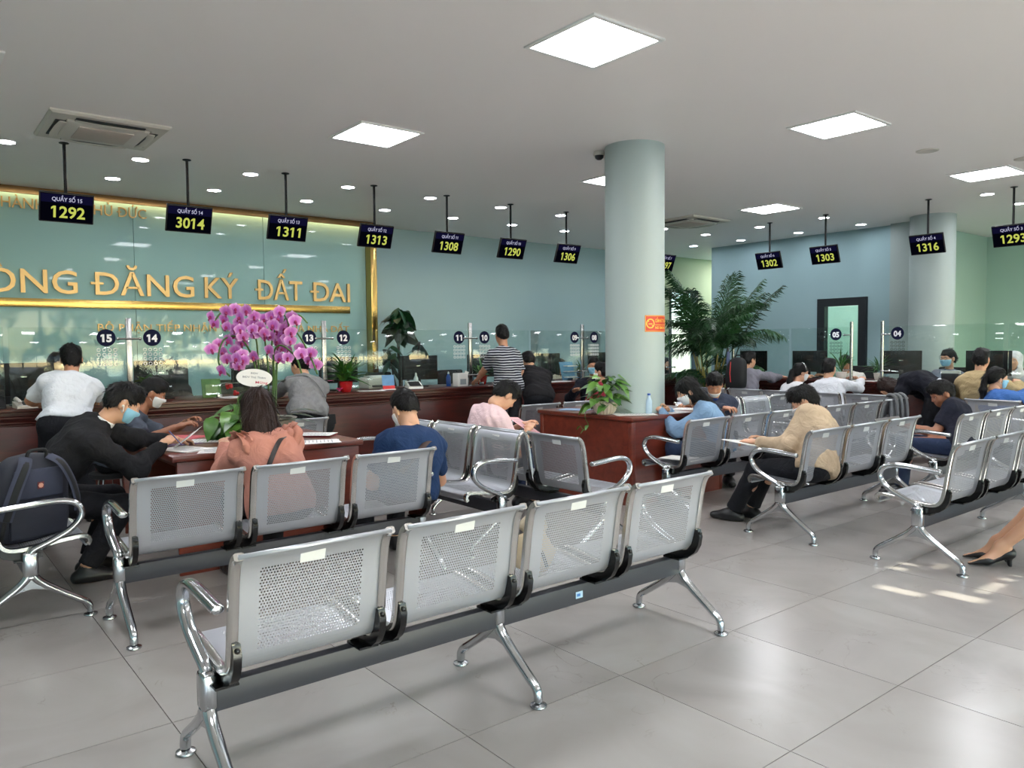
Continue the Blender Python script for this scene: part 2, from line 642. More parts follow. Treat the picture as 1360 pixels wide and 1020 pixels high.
letter_sign('large gold letters of the main title on the mint glass wall',
            [('PHÒNG', .30, 1.71), ('ĐĂNG', 1.87, 3.03), ('KÝ', 3.16, 3.60), ('ĐẤT', 3.84, 4.49), ('ĐAI', 4.63, 5.22)], 2.07, .265, .03, M['gold'], .008)
letter_sign('small gold letters in the third row below the gold bar', [('BỘ PHẬN TIẾP NHẬN VÀ TRẢ KẾT QUẢ NHÀ ĐẤT', 1.91, 5.20)], 1.635, .085, .015, M['gold'], .0)
tag(MB().box((1.1, FY - .012, 1.955), (8.25, .02, .10), b=.003).build('gold_bar', M['goldbar']), 'polished gold bar under the large gold letters', 'wall trim')

# ------------------------------------------------------------------ ceiling fittings
def ceiling_panel(x, y, label):
    t = thing('ceiling_panel_light', label, 'ceiling light', (x, y, H), group='added panels out of view' if 'outside' in label else ('panels added in the back room' if 'behind the dark' in label else 'square luminous panels'))
    f = MB()
    for a, b_, sx, sy in ((0, .29, .60, .03), (0, -.29, .60, .03), (.285, 0, .03, .55), (-.285, 0, .03, .55)):
        f.box((a, b_, -.006), (sx, sy, .014), b=.003)
    f.build('frame', M['white'], t)
    MB().box((0, 0, -.003), (.545, .545, .008)).build('diffuser', M['panel_on'], t)
    return t
for x, y, l in ((3.375, 3.385, 'large square luminous ceiling panel nearest the viewer, top centre'), (3.31, 5.97, 'square ceiling panel at left, above the orchids'),
                (6.28, 3.40, 'square ceiling panel at upper right, right of the round column'), (9.39, 3.37, 'square ceiling panel at far right near the round vent'),
                (9.35, 6.02, 'square ceiling panel above the palm, right of the column'), (6.33, 5.98, 'square ceiling panel half hidden behind the round column')):
    ceiling_panel(x, y, l)
for x, y in ((3.375, .8), (6.28, .8), (9.39, .8), (.3, 3.385), (.3, 5.97), (12.4, 3.38), (.3, .8), (3.375, -1.8), (6.28, -1.8), (9.39, -1.8), (14.4, 9.7)):  # unseen panels added to light the room; the last one brightens the alcove
    ceiling_panel(x, y, 'square luminous ceiling panel added as unseen light outside the picture')
for y in (6.0, 7.0, 8.0):  # panels added to brighten the room seen through the door
    ceiling_panel(13.8, y, 'square luminous ceiling panel added to light the room behind the dark-framed door')

dl_rim = MB().lathe([(.083, 0), (.085, -.006), (.078, -.009), (.07, -.004), (.07, 0)], 20).mesh('rim', M['white'])
dl_len = MB().lathe([(.069, -.001), (.069, -.005), (.0001, -.006)], 20).mesh('lens', M['down_on'])
ords = ['first', 'second', 'third', 'fourth', 'fifth', 'sixth', 'seventh', 'eighth', 'ninth', 'tenth', 'eleventh']
def downlight(x, y, label):
    t = thing('downlight', label, 'ceiling light', (x, y, H), group='small round downlights')
    put('rim', dl_rim, t)
    put('lens', dl_len, t)
for k, x in enumerate((.83, 1.92, 2.99, 4.11, 5.22, 6.32, 7.39, 8.49, 9.58, 10.66)):
    downlight(x, 8.08, ords[k] + ' round downlight from the left in the row just behind the hanging screens')
for k, x in enumerate((1.89, 2.95, 4.08, 5.18, 6.28, 7.36, 8.44, 9.55, 10.62, 11.7)):
    downlight(x, 9.14, ords[k] + ' round downlight from the left in the row nearest the back wall')
for k, y in enumerate((7.06, 5.99, 3.83)):
    downlight(10.68, y, ords[k] + ' round downlight from the corner in the row above the right counter')
for k, y in enumerate((8.15, 7.04, 5.98, 3.83)):
    downlight(11.76, y, ords[k] + ' round downlight from the corner in the row nearest the right wall')

def cassette(x, y, label):
    t = thing('air_conditioner', label, 'air conditioner', (x, y, H))
    m = MB()
    m.lathe([(.615, 0), (.615, -.012), (.59, -.028), (.44, -.034), (.44, -.02)], 4, Matrix.Rotation(PI / 4, 4, 'Z'))
    m.build('panel', M['offwhite'], t, sharp=20)
    MB().box((0, 0, -.035), (.6, .6, .03), b=.01).build('body', M['offwhite'], t)
    MB().box((0, 0, -.052), (.40, .40, .01), b=.003).build('intake_grille', mat('beige_grille', (190, 176, 166), .6, bump=.4, bscale=300), t)
    for k in range(4):
        a = k * PI / 2
        s = MB()
        s.box((0, .335, -.036), (.5, .075, .006))
        s.build('air_slot', M['darkgrey'], t, rot=(0, 0, a))
        q = MB()
        q.tube([(-.25, .32, -.046), (-.12, .335, -.055), (.12, .335, -.055), (.25, .32, -.046)], .03, 8, flat=.18, up=(0, 1, 0))
        q.build('louver', M['offwhite'], t, rot=(0, 0, a))
    return t
cassette(1.42, 7.19, 'ceiling cassette air conditioner at upper left above the counter')
cassette(9.30, 7.36, 'ceiling cassette air conditioner behind the round column')
for x, y, l in ((7.79, 3.32, 'flush round ceiling speaker between the right ceiling panels'), (8.93, 2.86, 'flush round ceiling speaker cut by the right edge of the picture')):
    t = thing('ceiling_speaker', l, 'speaker', (x, y, H))
    MB().lathe([(.1, 0), (.1, -.006), (.085, -.01), (.08, -.006)], 24).build('rim', M['offwhite'], t)
    MB().lathe([(.082, -.003), (.0001, -.004)], 24).build('grille', mat('speaker_grille', (170, 164, 156), .7, bump=.5, bscale=400), t)
t = thing('dome_camera', 'small dome camera on the ceiling beside the round column', 'camera', (5.275, 5.225, H))
MB().lathe([(.05, 0), (.055, -.03), (.05, -.04)], 20).build('base', M['offwhite'], t)
MB().lathe([(.043, -.04), (.038, -.062), (.022, -.077), (.0001, -.082)], 20).build('dome', M['darkgrey'], t)

# ------------------------------------------------------------------ counters
def moulding(y, s=1):
    return [(y, .865), (y, .835), (y + .012 * s, .822), (y + .012 * s, .81), (y + .03 * s, .79), (y + .045 * s, .775), (y + .045 * s, .762), (y + .07 * s, .752), (y + .07 * s, .73), (y + .12 * s, .73), (y + .12 * s, .865)]
ct = thing('service_counter', 'long mahogany service counter below the mint glass wall', 'counter', (0, 0, 0))
MB().prism([(7.985, .865), (7.975, .872), (7.975, .888), (7.985, .895), (8.80, .895), (8.80, .865)], -1.6, 10.8, 'x').build('worktop', M['mahog'], ct, sharp=50)
MB().prism(moulding(8.0), -1.6, 10.0, 'x').build('cornice', M['mahog'], ct, sharp=25)
for k in range(11):
    x0 = -1.6 + 1.06 * k
    MB().box((x0 + .53, 8.085, .40), (1.052, .03, .66), b=.004).build('front_panel', M['mahog_v'], ct)
MB().box((4.2, 8.08, .04), (11.6, .06, .08), b=.004).build('plinth', M['mahog'], ct)
ct = thing('service_counter', 'mahogany service counter along the right wall in front of the dark-framed door', 'counter', (0, 0, 0))
MB().prism([(9.985, .865), (9.975, .872), (9.975, .888), (9.985, .895), (10.80, .895), (10.80, .865)], 0, 1, 'y').build('worktop', M['mahog'], ct, (0, .9, 0), sharp=50).scale = (1, 7.07, 1)
MB().prism(moulding(10.0), 1.0, 7.99, 'y').build('cornice', M['mahog'], ct, sharp=25)
for k in range(7):
    MB().box((10.085, 1.0 + k + .5, .40), (.03, .99, .66), b=.004).build('front_panel', M['mahog_v'], ct)
MB().box((10.08, 4.5, .04), (.06, 7.0, .08), b=.004).build('plinth', M['mahog'], ct)

def table(label, x0, x1, y0, y1, h, solid, cat='table'):
    t = thing('writing_table', label, cat, ((x0 + x1) / 2, (y0 + y1) / 2, 0))
    sx, sy = x1 - x0, y1 - y0
    MB().box((0, 0, h - .018), (sx, sy, .036), b=.006).build('table_top', M['desk'], t)
    i = .03
    if solid:
        for y in (-sy / 2 + i, sy / 2 - i):
            MB().box((0, y, (h - .04) / 2), (sx - 2 * i - .06, .022, h - .04)).build('panel', M['desk'], t)
        for x in (-sx / 2 + i, sx / 2 - i):
            MB().box((x, 0, (h - .04) / 2), (.022, sy - 2 * i - .06, h - .04)).build('panel', M['desk'], t)
        for x in (-sx / 2 + i + .01, sx / 2 - i - .01):
            for y in (-sy / 2 + i + .01, sy / 2 - i - .01):
                MB().box((x, y, (h - .04) / 2), (.05, .05, h - .04), b=.008).build('corner_post', M['desk'], t)
    else:
        for y in (-sy / 2 + i, sy / 2 - i):
            MB().box((0, y, (h - .04) / 2), (sx - 2 * i, .03, h - .04), b=.004).build('end_panel', M['desk'], t)
        MB().box((.05, 0, h * .58), (.022, sy - 2 * i - .04, h * .7)).build('modesty_panel', M['desk'], t)
        MB().box((-.22, 0, h - .14), (.5, sy - 2 * i - .04, .018)).build('shelf', M['desk'], t)
    return t
table('reddish-brown writing table under the orchids, papers spread on top', 1.3, 2.6, 4.95, 6.45, .75, False)
table('square reddish-brown writing desk built round the pale column', 4.93, 6.25, 4.5, 5.75, .78, True)
# ------------------------------------------------------------------ waiting benches
M['sheet'] = mat('silver_powder_coated_steel', (182, 185, 192), 0.36, 0.6, var=0.02, vscale=4)
M['band'] = mat('polished_edge_band', (208, 206, 202), 0.2, 1.0, var=0.02, vscale=9)
M['cast'] = mat('polished_cast_aluminium', (190, 193, 196), 0.14, 1.0, var=0.04, vscale=10)
M['beam'] = mat('grey_painted_beam', (58, 59, 66), 0.45, 0.0, var=0.06, vscale=7)
M['bracket'] = mat('black_gloss_bracket', (12, 12, 13), 0.22)
M['sticker'] = mat('white_sticker', (228, 229, 228), 0.5)
M['bluesticker'] = mat('pale_blue_sticker', (180, 210, 232), 0.4)

PROF = catmull([(.262, .372), (.274, .392), (.268, .413), (.235, .422), (.14, .413), (.03, .398), (-.05, .392), (-.10, .402), (-.128, .435),
                (-.142, .49), (-.156, .58), (-.170, .67), (-.184, .735), (-.202, .772), (-.228, .790)], 4)
_pl = [0.0]
for a, b in zip(PROF[:-1], PROF[1:]):
    _pl.append(_pl[-1] + math.hypot(b[0] - a[0], b[1] - a[1]))
def prof_at(s):
    s = max(0, min(_pl[-1], s))
    for i in range(len(_pl) - 1):
        if s <= _pl[i + 1]:
            t = (s - _pl[i]) / max(1e-9, _pl[i + 1] - _pl[i])
            a, b = PROF[i], PROF[i + 1]
            d = (b[0] - a[0], b[1] - a[1])
            L = math.hypot(*d)
            return (a[0] + d[0] * t, a[1] + d[1] * t), (d[0] / L, d[1] / L)
def s_of(y=None, z=None):
    best = None
    for i, p in enumerate(PROF):
        if z is not None and p[0] < -.1:
            e = abs(p[1] - z)
        elif y is not None and p[1] < .43 and p[0] > -.12:
            e = abs(p[0] - y)
        else:
            continue
        if best is None or e < best[0]:
            best = (e, _pl[i])
    return best[1]

SW = .505                     # sheet width
def seat_sheet():
    """Bent steel sheet with two fields of punched round holes (real openings)."""
    b = MB()
    hw = SW / 2
    fields = [(s_of(y=.215), s_of(y=-.04)), (s_of(z=.455), s_of(z=.735))]
    p = .0098
    ux = .178
    nx = int(2 * ux / p)
    ux = nx * p / 2
    def pt(u, s):
        (y, z), _ = prof_at(s)
        return (u, y, z)
    def strip(s0, s1, n, u0, u1, m=1):
        for i in range(n):
            a, c = s0 + (s1 - s0) * i / n, s0 + (s1 - s0) * (i + 1) / n
            b.add([pt(u0, a), pt(u1, a), pt(u1, c), pt(u0, c)], [(0, 1, 2, 3)])
    cur = 0.0
    hr = .0031
    oct_ = [(hr * math.cos(PI / 8 + k * PI / 4), hr * math.sin(PI / 8 + k * PI / 4)) for k in range(8)]
    for s0, s1 in fields:
        strip(cur, s0, 10, -hw, hw)
        ns = int((s1 - s0) / p)
        ps = (s1 - s0) / ns
        for j in range(ns):
            sa, sb = s0 + j * ps, s0 + (j + 1) * ps
            off = p * .25 * (1 if j % 2 else -1)
            b.add([pt(-hw, sa), pt(-ux, sa), pt(-ux, sb), pt(-hw, sb)], [(0, 1, 2, 3)])
            b.add([pt(ux, sa), pt(hw, sa), pt(hw, sb), pt(ux, sb)], [(0, 1, 2, 3)])
            vs, fs = [], []
            for i in range(nx):
                ua = -ux + i * p
                cu, cs = ua + p / 2 + off, (sa + sb) / 2
                o = len(vs)
                vs += [pt(ua + p, sa), pt(ua + p, sb), pt(ua, sb), pt(ua, sa)]
                vs += [pt(cu + q[0], cs + q[1]) for q in oct_]
                h = [o + 4 + k for k in range(8)]
                # octagon angles 22.5, 67.5, ... ; corners: 0 right-bottom, 1 right-top, 2 left-top, 3 left-bottom
                fs += [(o + 0, o + 1, h[0], h[7]), (o + 1, h[1], h[0]), (o + 1, o + 2, h[2], h[1]), (o + 2, h[3], h[2]),
                       (o + 2, o + 3, h[4], h[3]), (o + 3, h[5], h[4]), (o + 3, o + 0, h[6], h[5]), (o + 0, h[7], h[6])]
            b.add(vs, fs)
        cur = s1
    strip(cur, _pl[-1], 12, -hw, hw)
    n0 = len(b.f)
    b.tube([(-hw - .006, PROF[-1][0], PROF[-1][1]), (hw + .006, PROF[-1][0], PROF[-1][1])], .0085, 10)
    b.tube([(-hw, PROF[0][0], PROF[0][1]), (hw, PROF[0][0], PROF[0][1])], .007, 8)
    me = bpy.data.meshes.new('seat_shell')
    me.from_pydata(b.v, [], b.f)
    me.materials.append(M['sheet'])
    me.polygons.foreach_set('use_smooth', [True] * len(me.polygons))
    me.update()
    return me
SHEET = seat_sheet()

def band_mesh():
    b = MB()
    pts = PROF[1:]
    w, t = .016, .011
    vs, fs = [], []
    for i in range(0, len(pts)):
        a, c = pts[max(0, i - 1)], pts[min(len(pts) - 1, i + 1)]
        d = (c[0] - a[0], c[1] - a[1])
        L = math.hypot(*d)
        n = (-d[1] / L, d[0] / L)
        for (x, q) in ((-w, -t), (-w * .6, -t * 1.3), (w * .6, -t * 1.3), (w, -t), (w, t * .6), (w * .6, t), (-w * .6, t), (-w, t * .6)):
            vs.append((x, pts[i][0] + n[0] * q, pts[i][1] + n[1] * q))
    for i in range(len(pts) - 1):
        for j in range(8):
            k = (j + 1) % 8
            fs.append((i * 8 + j, i * 8 + k, i * 8 + 8 + k, i * 8 + 8 + j))
    fs += [tuple(range(8)), tuple((len(pts) - 1) * 8 + j for j in range(8))]
    b.add(vs, fs)
    return b.mesh('side_band', M['band'], sharp=45)
BAND = band_mesh()
def bracket_mesh():
    b = MB()
    poly = [(-.165, .505), (-.176, .47), (-.168, .425), (-.145, .385), (-.11, .358), (-.06, .342), (.03, .338), (.06, .345), (.05, .362), (.0, .380),
            (-.055, .380), (-.098, .392), (-.126, .425), (-.140, .47), (-.148, .505)]
    b.prism(poly, -.013, .013, 'x')
    b.box((0, -.02, .340), (.075, .10, .008))
    b.sphere((.0, -.174, .487), .009, 8, (1, .7, 1))
    return b.mesh('bracket', M['bracket'], sharp=50)
BRACK = bracket_mesh()
STICK = MB().box((0, 0, 0), (.085, .0015, .038)).mesh('sticker', M['sticker'])
def leg_mesh():
    b = MB()
    b.box((0, 0, .32), (.050, .068, .125), b=.012)
    b.box((0, 0, .252), (.044, .058, .02), b=.006)
    for s in (-1, 1):
        b.tube(catmull([(0, s * .012, .262), (0, s * .03, .235), (0, s * .075, .195), (0, s * .15, .142), (0, s * .215, .098), (0, s * .248, .075), (0, s * .262, .052), (0, s * .264, .022)], 3),
               [.024] * 4 + [.0225] * 4 + [.021] * 6 + [.019] * 8, 12, flat=.85)
    b.prism([(-.06, .215), (-.10, .165), (-.05, .185), (0, .195), (.05, .185), (.10, .165), (.06, .215), (0, .25)], -.009, .009, 'x')
    return b.mesh('leg', M['cast'], sharp=50)
LEG = leg_mesh()
PAD = MB().lathe([(.030, 0), (.034, .004), (.033, .010), (.02, .015), (.011, .018), (.010, .03)], 20).mesh('foot_pad', M['steel'], sharp=50)
def arm_mesh():
    b = MB()
    path = catmull([(0, .0, .375), (0, .02, .395), (0, .09, .425), (0, .17, .465), (0, .225, .515), (0, .24, .565), (0, .215, .607), (0, .16, .628), (0, .08, .630), (0, -.03, .622), (0, -.12, .615), (0, -.135, .614)], 4)
    n = len(path)
    b.tube(path, [.021 + .003 * math.sin(PI * i / n) for i in range(n - 3)] + [.019, .015, .007], 12, flat=.72)
    return b.mesh('armrest', M['cast'], sharp=60)
ARM = arm_mesh()
BEAMS = {}
PITCH = .585
def bench(n, loc, deg, label, name='waiting_bench', sticker=True, beamsticker=False, arms=True, lite=False):
    L = PITCH * n
    t = thing(name, label, 'bench', (loc[0], loc[1], 0), R_(deg), 'perforated steel waiting benches')
    if n not in BEAMS:
        BEAMS[n] = MB().box((0, 0, .293), (PITCH * n - .03, .05, .088), b=.004).mesh('beam', M['beam'])
    bm_ = put('beam', BEAMS[n], t, (L / 2, 0, 0))
    if beamsticker:
        MB().box((1.62, -.026, .29), (.042, .002, .03)).build('sticker', M['bluesticker'], bm_, (-L / 2, 0, 0))
        MB().box((1.615, -.0275, .29), (.02, .001, .012)).build('sticker', mat('blue_print', (60, 120, 190), .5), bm_, (-L / 2, 0, 0))
    for i in range(n):
        x = PITCH * (i + .5)
        s = put('seat_shell', SHEET, t, (x, 0, 0))
        for sx in (-1, 1):
            put('side_band', BAND, s, (sx * (SW / 2 + .004), 0, 0))
            put('bracket', BRACK, s, (sx * (SW / 2 - .002), 0, 0))
        if sticker:
            put('sticker', STICK, s, (rng.uniform(-.02, .02), -.1895, .745), (R_(14), 0, rng.uniform(-.02, .02)))
    xs = [0, L] if n < 4 else [0, L / 2, L]
    for k, x in enumerate(xs):
        lg = put('leg', LEG, t, (x, 0, 0))
        for sy in (-1, 1):
            put('foot_pad', PAD, lg, (0, sy * .264, 0))
        if arms and (k == 0 or k == len(xs) - 1):
            put('armrest', ARM, t, (x, 0, 0))
    return t
bench(4, (.74, 2.50), 0, 'four-seat silver bench in the foreground, its back to the viewer', beamsticker=True)
bench(3, (.83, 4.17), 0, 'silver bench behind the foreground one, seating a woman in pink and a man in blue')
bench(3, (.50, 6.32), -90, 'silver bench at the left edge with the navy backpack on its near seat')
bench(3, (3.22, 4.14), 90, 'silver bench in the middle facing left, seen from its front')
bench(3, (3.74, 5.41), -90, 'silver bench in the middle seating the man in pale pink shirt, facing right')
bench(3, (5.0, 6.33), 0, 'silver bench behind the column desk facing the long counter')
bench(3, (4.96, 4.15), 0, 'silver bench tucked against the column desk, woman in pale blue on its first seat')
bench(3, (4.95, 3.09), 0, 'silver bench on the right whose first seat holds the man in beige jacket')
bench(3, (4.95, 2.13), 0, 'silver bench nearest on the right, empty, beside the legs in black heels')
bench(3, (6.98, 2.88), 0, 'silver bench at the right, first seat taken by the man in dark polo shirt')
bench(3, (7.02, 4.12), 0, 'empty silver bench right of the beige-jacket man, a grey jacket over its last back')
bench(3, (8.12, 5.02), 180, 'silver bench beside the column desk facing the viewer, man in navy jacket on it')
bench(1, (8.08, 5.40), 0, 'single silver seat behind the head of the beige-jacket man')
bench(2, (9.18, 7.02), -90, 'silver two-seat bench before the right counter, left of the white-shirt man')
bench(3, (9.18, 5.95), -90, 'silver bench before the right counter with the white-shirt man on it')
bench(3, (9.18, 3.42), -90, 'silver bench before the right counter at the right edge of the picture')
bench(1, (2.42, 6.55), 0, 'single silver seat behind the woman in grey suit at the long counter')
bench(3, (5.37, 1.07), 0, 'silver bench outside the picture at right carrying the woman in black heels')

# ------------------------------------------------------------------ hanging queue screens
M['screen_navy'] = emat('screen_dark_navy', (8, 9, 20), 0.3)
M['screen_band'] = emat('screen_title_band', (24, 23, 58), 0.3)
M['num'] = emat('queue_number_yellow', (206, 214, 98), 0.5)
M['cap'] = emat('queue_caption_white', (206, 206, 236), 0.45)
_poleme = MB().tube([(0, 0, -.49), (0, 0, 0)], .0135, 10).mesh('pole', M['black'])
_flange = MB().lathe([(.04, 0), (.04, -.006), (.02, -.012)], 16).mesh('flange', M['black'])
_hous = MB().box((0, .012, 0), (.425, .028, .262), b=.006).mesh('housing', M['black'])
_face = MB().box((0, -.0035, 0), (.405, .002, .238)).mesh('screen', M['screen_navy'])
_band = MB().box((0, -.0048, .078), (.40, .0008, .072)).mesh('title_band', M['screen_band'])
_brk = MB().box((0, .035, .06), (.10, .03, .10), b=.004).mesh('mount', M['black'])
def queue_screen(x, y, deg, counter, number, where):
    t = thing('queue_screen', 'hanging black screen reading %s, %s' % (number, where), 'screen', (x, y, H), R_(deg), 'hanging queue number screens')
    p = put('pole', _poleme, t)
    put('flange', _flange, p)
    rot = (R_(20), 0, 0)
    c = (0, -.03, -.575)
    h = put('housing', _hous, t, c, rot)
    put('mount', _brk, h)
    s = put('screen', _face, t, c, rot)
    put('title_band', _band, s)
    cp = text_mesh('QUẦY SỐ %d' % counter, .235, .034, .016)
    cp.build('caption', M['cap'], s, (0, -.006, .074), flat=True)
    nm = text_mesh(number, .265, .102, .02)
    nm.build('queue_number', M['num'], s, (.01, -.006, -.035), flat=True)
for x, n, q in ((1.24, 15, '1292'), (2.28, 14, '3014'), (3.27, 13, '1311'), (4.31, 12, '1313'), (5.30, 11, '1308'), (6.29, 10, '1290'), (7.27, 9, '1306'), (8.29, 8, '1304'), (9.31, 7, '1297')):
    queue_screen(x, 7.84, 0, n, q, {15: 'leftmost of the left row', 14: 'second of the left row', 13: 'third of the left row, above the orchids', 12: 'fourth of the left row, at the gold frame corner', 11: 'fifth of the left row', 10: 'sixth of the left row, above the striped-shirt man', 9: 'last of the left row before the column', 8: 'hidden behind the round column', 7: 'half covered by the right edge of the column'}[n])
for y, n, q in ((6.73, 6, '1302'), (5.83, 5, '1303'), (4.43, 4, '1316'), (3.46, 3, '1293')):
    queue_screen(10.45, y, -90, n, q, {6: 'right of the palm, first of the right row', 5: 'second of the right row, left of the dark door', 4: 'in front of the far column', 3: 'cut by the right edge of the picture'}[n])

# ------------------------------------------------------------------ counter glass with numbers
M['navydisc'] = mat('navy_number_disc', (22, 25, 52), 0.7, spec=0.1)
M['numwhite'] = mat('white_numeral', (236, 236, 240), 0.5)
M['ringpale'] = mat('frosted_ring_lit', (240, 244, 243), 0.4)  # same rings as the dark set, their lit look put into the colour
M['ringdark'] = mat('dark_speech_ring', (30, 42, 42), 0.4)
def glass_screen(u0, u1, deg, base, label, disc=None, num=None, dark=False):
    """u runs along the counter, local x; base is the world origin of the local frame."""
    t = thing('counter_glass', label, 'glass screen', base, R_(deg), 'clear glass screens on the counters')
    MB().box(((u0 + u1) / 2, 0, (.93 + 1.62) / 2), (u1 - u0, .010, .69), b=.002).build('pane', M['glass'], t)
    for u in (u0 + .15, u1 - .15):
        MB().box((u, 0, .915), (.05, .05, .04), b=.005).build('clip', M['steel'], t)
    if num:
        dd = MB().lathe([(.083, -.001), (.083, .001)], 32, Matrix.Translation((disc, -.0075, 1.525)) @ Matrix.Rotation(PI / 2, 4, 'X')).build('number_disc', M['navydisc'], t)
        text_mesh(num, .098, .075, .045).build('numeral', M['numwhite'], dd, (disc, -.0095, 1.525), flat=True)
        r = MB()
        for a in range(4):
            for c in range(4):
                cx, cz = disc + .003 + (a - 1.5) * .048, 1.408 - c * .046
                pts = [(cx + .015 * math.cos(k * PI / 6), -.007, cz + .015 * math.sin(k * PI / 6)) for k in range(13)]
                r.tube(pts, .0056, 5, flat=.5, up=(0, 1, 0), caps=False)
        q = r.build('speech_rings', M['ringdark'] if dark else M['ringpale'], t)
        q['kind'] = 'stuff'
    return t
gp = [(-.25, .76, None, None), (.80, 1.76, 1.59, '15'), (1.82, 2.79, 2.0, '14'), (2.83, 3.80, 3.65, '13'), (3.86, 4.84, 4.07, '12'), (4.88, 5.85, 5.70, '11'),
      (5.91, 6.88, 6.11, '10'), (6.92, 7.88, 7.75, '09'), (7.94, 8.90, 8.15, '08'), (8.94, 9.86, 9.72, '07')]
GW = {'15': 'behind the man in white shirt', '14': 'behind the man in grey-blue T-shirt', '13': 'half hidden by the orchids', '12': 'behind the red-potted plant', '11': 'before the broad-leaved plant', '10': 'left of the striped-shirt man', '09': 'left of the last steel post before the column', '08': 'touching the left side of the round column', '07': 'hidden by the right side of the column'}
for u0, u1, d, n in gp:
    glass_screen(u0, u1, 0, (0, 8.2, 0), ('clear glass screen marked %s, %s' % (n, GW[n])) if n else 'clear glass screen left of the number 15 one, cut by the picture edge', d, n)
# right counter: local x runs along -Y
for u0, u1, d, n in ((-7.16, -6.24, -6.98, '06'), (-6.20, -5.34, -5.52, '05'), (-4.84, -3.45, -4.68, '04'), (-3.4, -2.4, -2.6, '03')):
    glass_screen(u0, u1, -90, (10.2, 0, 0), 'clear glass screen marked %s, %s' % (n, {'06': 'right of the palm', '05': 'before the dark door', '04': 'before the masked clerk with glasses', '03': 'at the right picture edge'}[n]), d, n, True)
def glass_post(x, y, deg, label, rnd=False, sides=(-1, 1)):
    t = thing('glass_post', label, 'post', (x, y, .895), R_(deg), 'steel posts between the glass screens')
    if rnd:
        MB().tube([(0, 0, 0), (0, 0, .795), (0, 0, .80)], [.022, .022, .015], 16).build('post', M['steel'], t)
    else:
        MB().box((0, 0, .41), (.05, .03, .82), b=.004).build('post', M['steel'], t)
    MB().lathe([(.05, 0), (.05, .008), (.03, .014)], 20).build('base', M['steel'], t)
    for z in (.62, .14):
        m = MB()
        for s in sides:
            m.tube([(0, -.02, z), (s * .10, -.02, z)], .009, 8)
            m.sphere((s * .10, -.012, z), .016, 10, (1, .8, 1))
        m.build('clamp', M['chrome'], t)
for x, l in ((1.79, 'leftmost steel post on the long counter, right of the disc 15'), (3.83, 'steel post on the long counter right of the orchids'), (5.88, 'steel post on the long counter left of the striped-shirt man'), (7.91, 'steel post on the long counter just left of the column'), (9.9, 'steel post at the counter corner behind the palm')):
    glass_post(x, 8.2, 0, l)
glass_post(10.2, 7.2, -90, 'round steel post on the right counter at the edge of the palm', True, (1,))
glass_post(10.2, 5.30, -90, 'round steel post right of the glass screen marked 05', True, (-1,))
glass_post(10.2, 4.88, -90, 'round steel post on the right counter just left of disc 04', True, (1,))
# ------------------------------------------------------------------ plants
def leafmat(name, a, b, rough=0.35):
    m = bpy.data.materials.new(name)
    m.use_nodes = True
    nt = m.node_tree
    bs = nt.nodes['Principled BSDF']
    oi = nt.nodes.new('ShaderNodeObjectInfo')
    tc = nt.nodes.new('ShaderNodeTexCoord')
    nz = nt.nodes.new('ShaderNodeTexNoise')
    nz.inputs['Scale'].default_value = 14
    nt.links.new(tc.outputs['Object'], nz.inputs['Vector'])
    ad = nt.nodes.new('ShaderNodeMath')
    ad.operation = 'MULTIPLY_ADD'
    ad.inputs[1].default_value = 0.6
    nt.links.new(nz.outputs['Fac'], ad.inputs[0])
    m2 = nt.nodes.new('ShaderNodeMath')
    m2.operation = 'MULTIPLY'
    m2.inputs[1].default_value = 0.5
    nt.links.new(oi.outputs['Random'], m2.inputs[0])
    nt.links.new(m2.outputs[0], ad.inputs[2])
    cr = nt.nodes.new('ShaderNodeValToRGB')
    cr.color_ramp.elements[0].position = 0.2
    cr.color_ramp.elements[0].color = lin(a)
    cr.color_ramp.elements[1].position = 0.85
    cr.color_ramp.elements[1].color = lin(b)
    nt.links.new(ad.outputs[0], cr.inputs[0])
    nt.links.new(cr.outputs[0], bs.inputs['Base Color'])
    bs.inputs['Roughness'].default_value = rough
    _mats[name] = m
    return m
M['pothos'] = leafmat('pothos_leaf', (30, 78, 26), (106, 150, 62))
M['darkleaf'] = leafmat('dark_glossy_leaf', (10, 34, 20), (26, 66, 36), 0.3)
M['palm'] = leafmat('palm_leaf', (9, 38, 16), (34, 82, 34), 0.45)
M['fern'] = leafmat('fern_leaf', (22, 70, 26), (62, 118, 48), 0.45)
M['stem'] = mat('green_stem', (70, 104, 48), 0.5)
M['cane'] = mat('yellow_green_cane', (150, 140, 72), 0.45, var=.2, vscale=30)
M['trunk'] = mat('dark_trunk', (52, 42, 34), 0.8, var=.2, vscale=20)
M['redpot'] = mat('glossy_red_pot', (176, 26, 28), 0.2)
M['whitepot'] = mat('white_ceramic', (220, 214, 204), 0.3)
M['soil'] = mat('potting_soil', (46, 36, 28), 0.95, bump=.8, bscale=120)

def leaf_mesh(name, L, W, material, heart=0.7, droop=0.25, fold=0.25, nl=6):
    """A leaf from the origin along +Y, upper side +Z."""
    vs, fs = [], []
    for i in range(nl + 1):
        t = i / nl
        w = W * .5 * (math.sin(PI * min(1, t ** heart)) ** .8 if 0 < t < 1 else 0.02)
        y = L * t
        z = -droop * L * t * t
        for k in (-1, -.5, 0, .5, 1):
            vs.append((w * k, y - abs(k) * w * .12, z + fold * w * abs(k) - .15 * w * k * k))
    for i in range(nl):
        for k in range(4):
            a = i * 5 + k
            fs.append((a, a + 1, a + 6, a + 5))
    me = bpy.data.meshes.new(name)
    me.from_pydata(vs, [], fs)
    me.materials.append(material)
    me.polygons.foreach_set('use_smooth', [True] * len(fs))
    return me
LF_P = [leaf_mesh('leaf', .115, .085, M['pothos'], .62, .35), leaf_mesh('leaf', .10, .07, M['pothos'], .6, .15, .4), leaf_mesh('leaf', .13, .08, M['pothos'], .65, .5)]
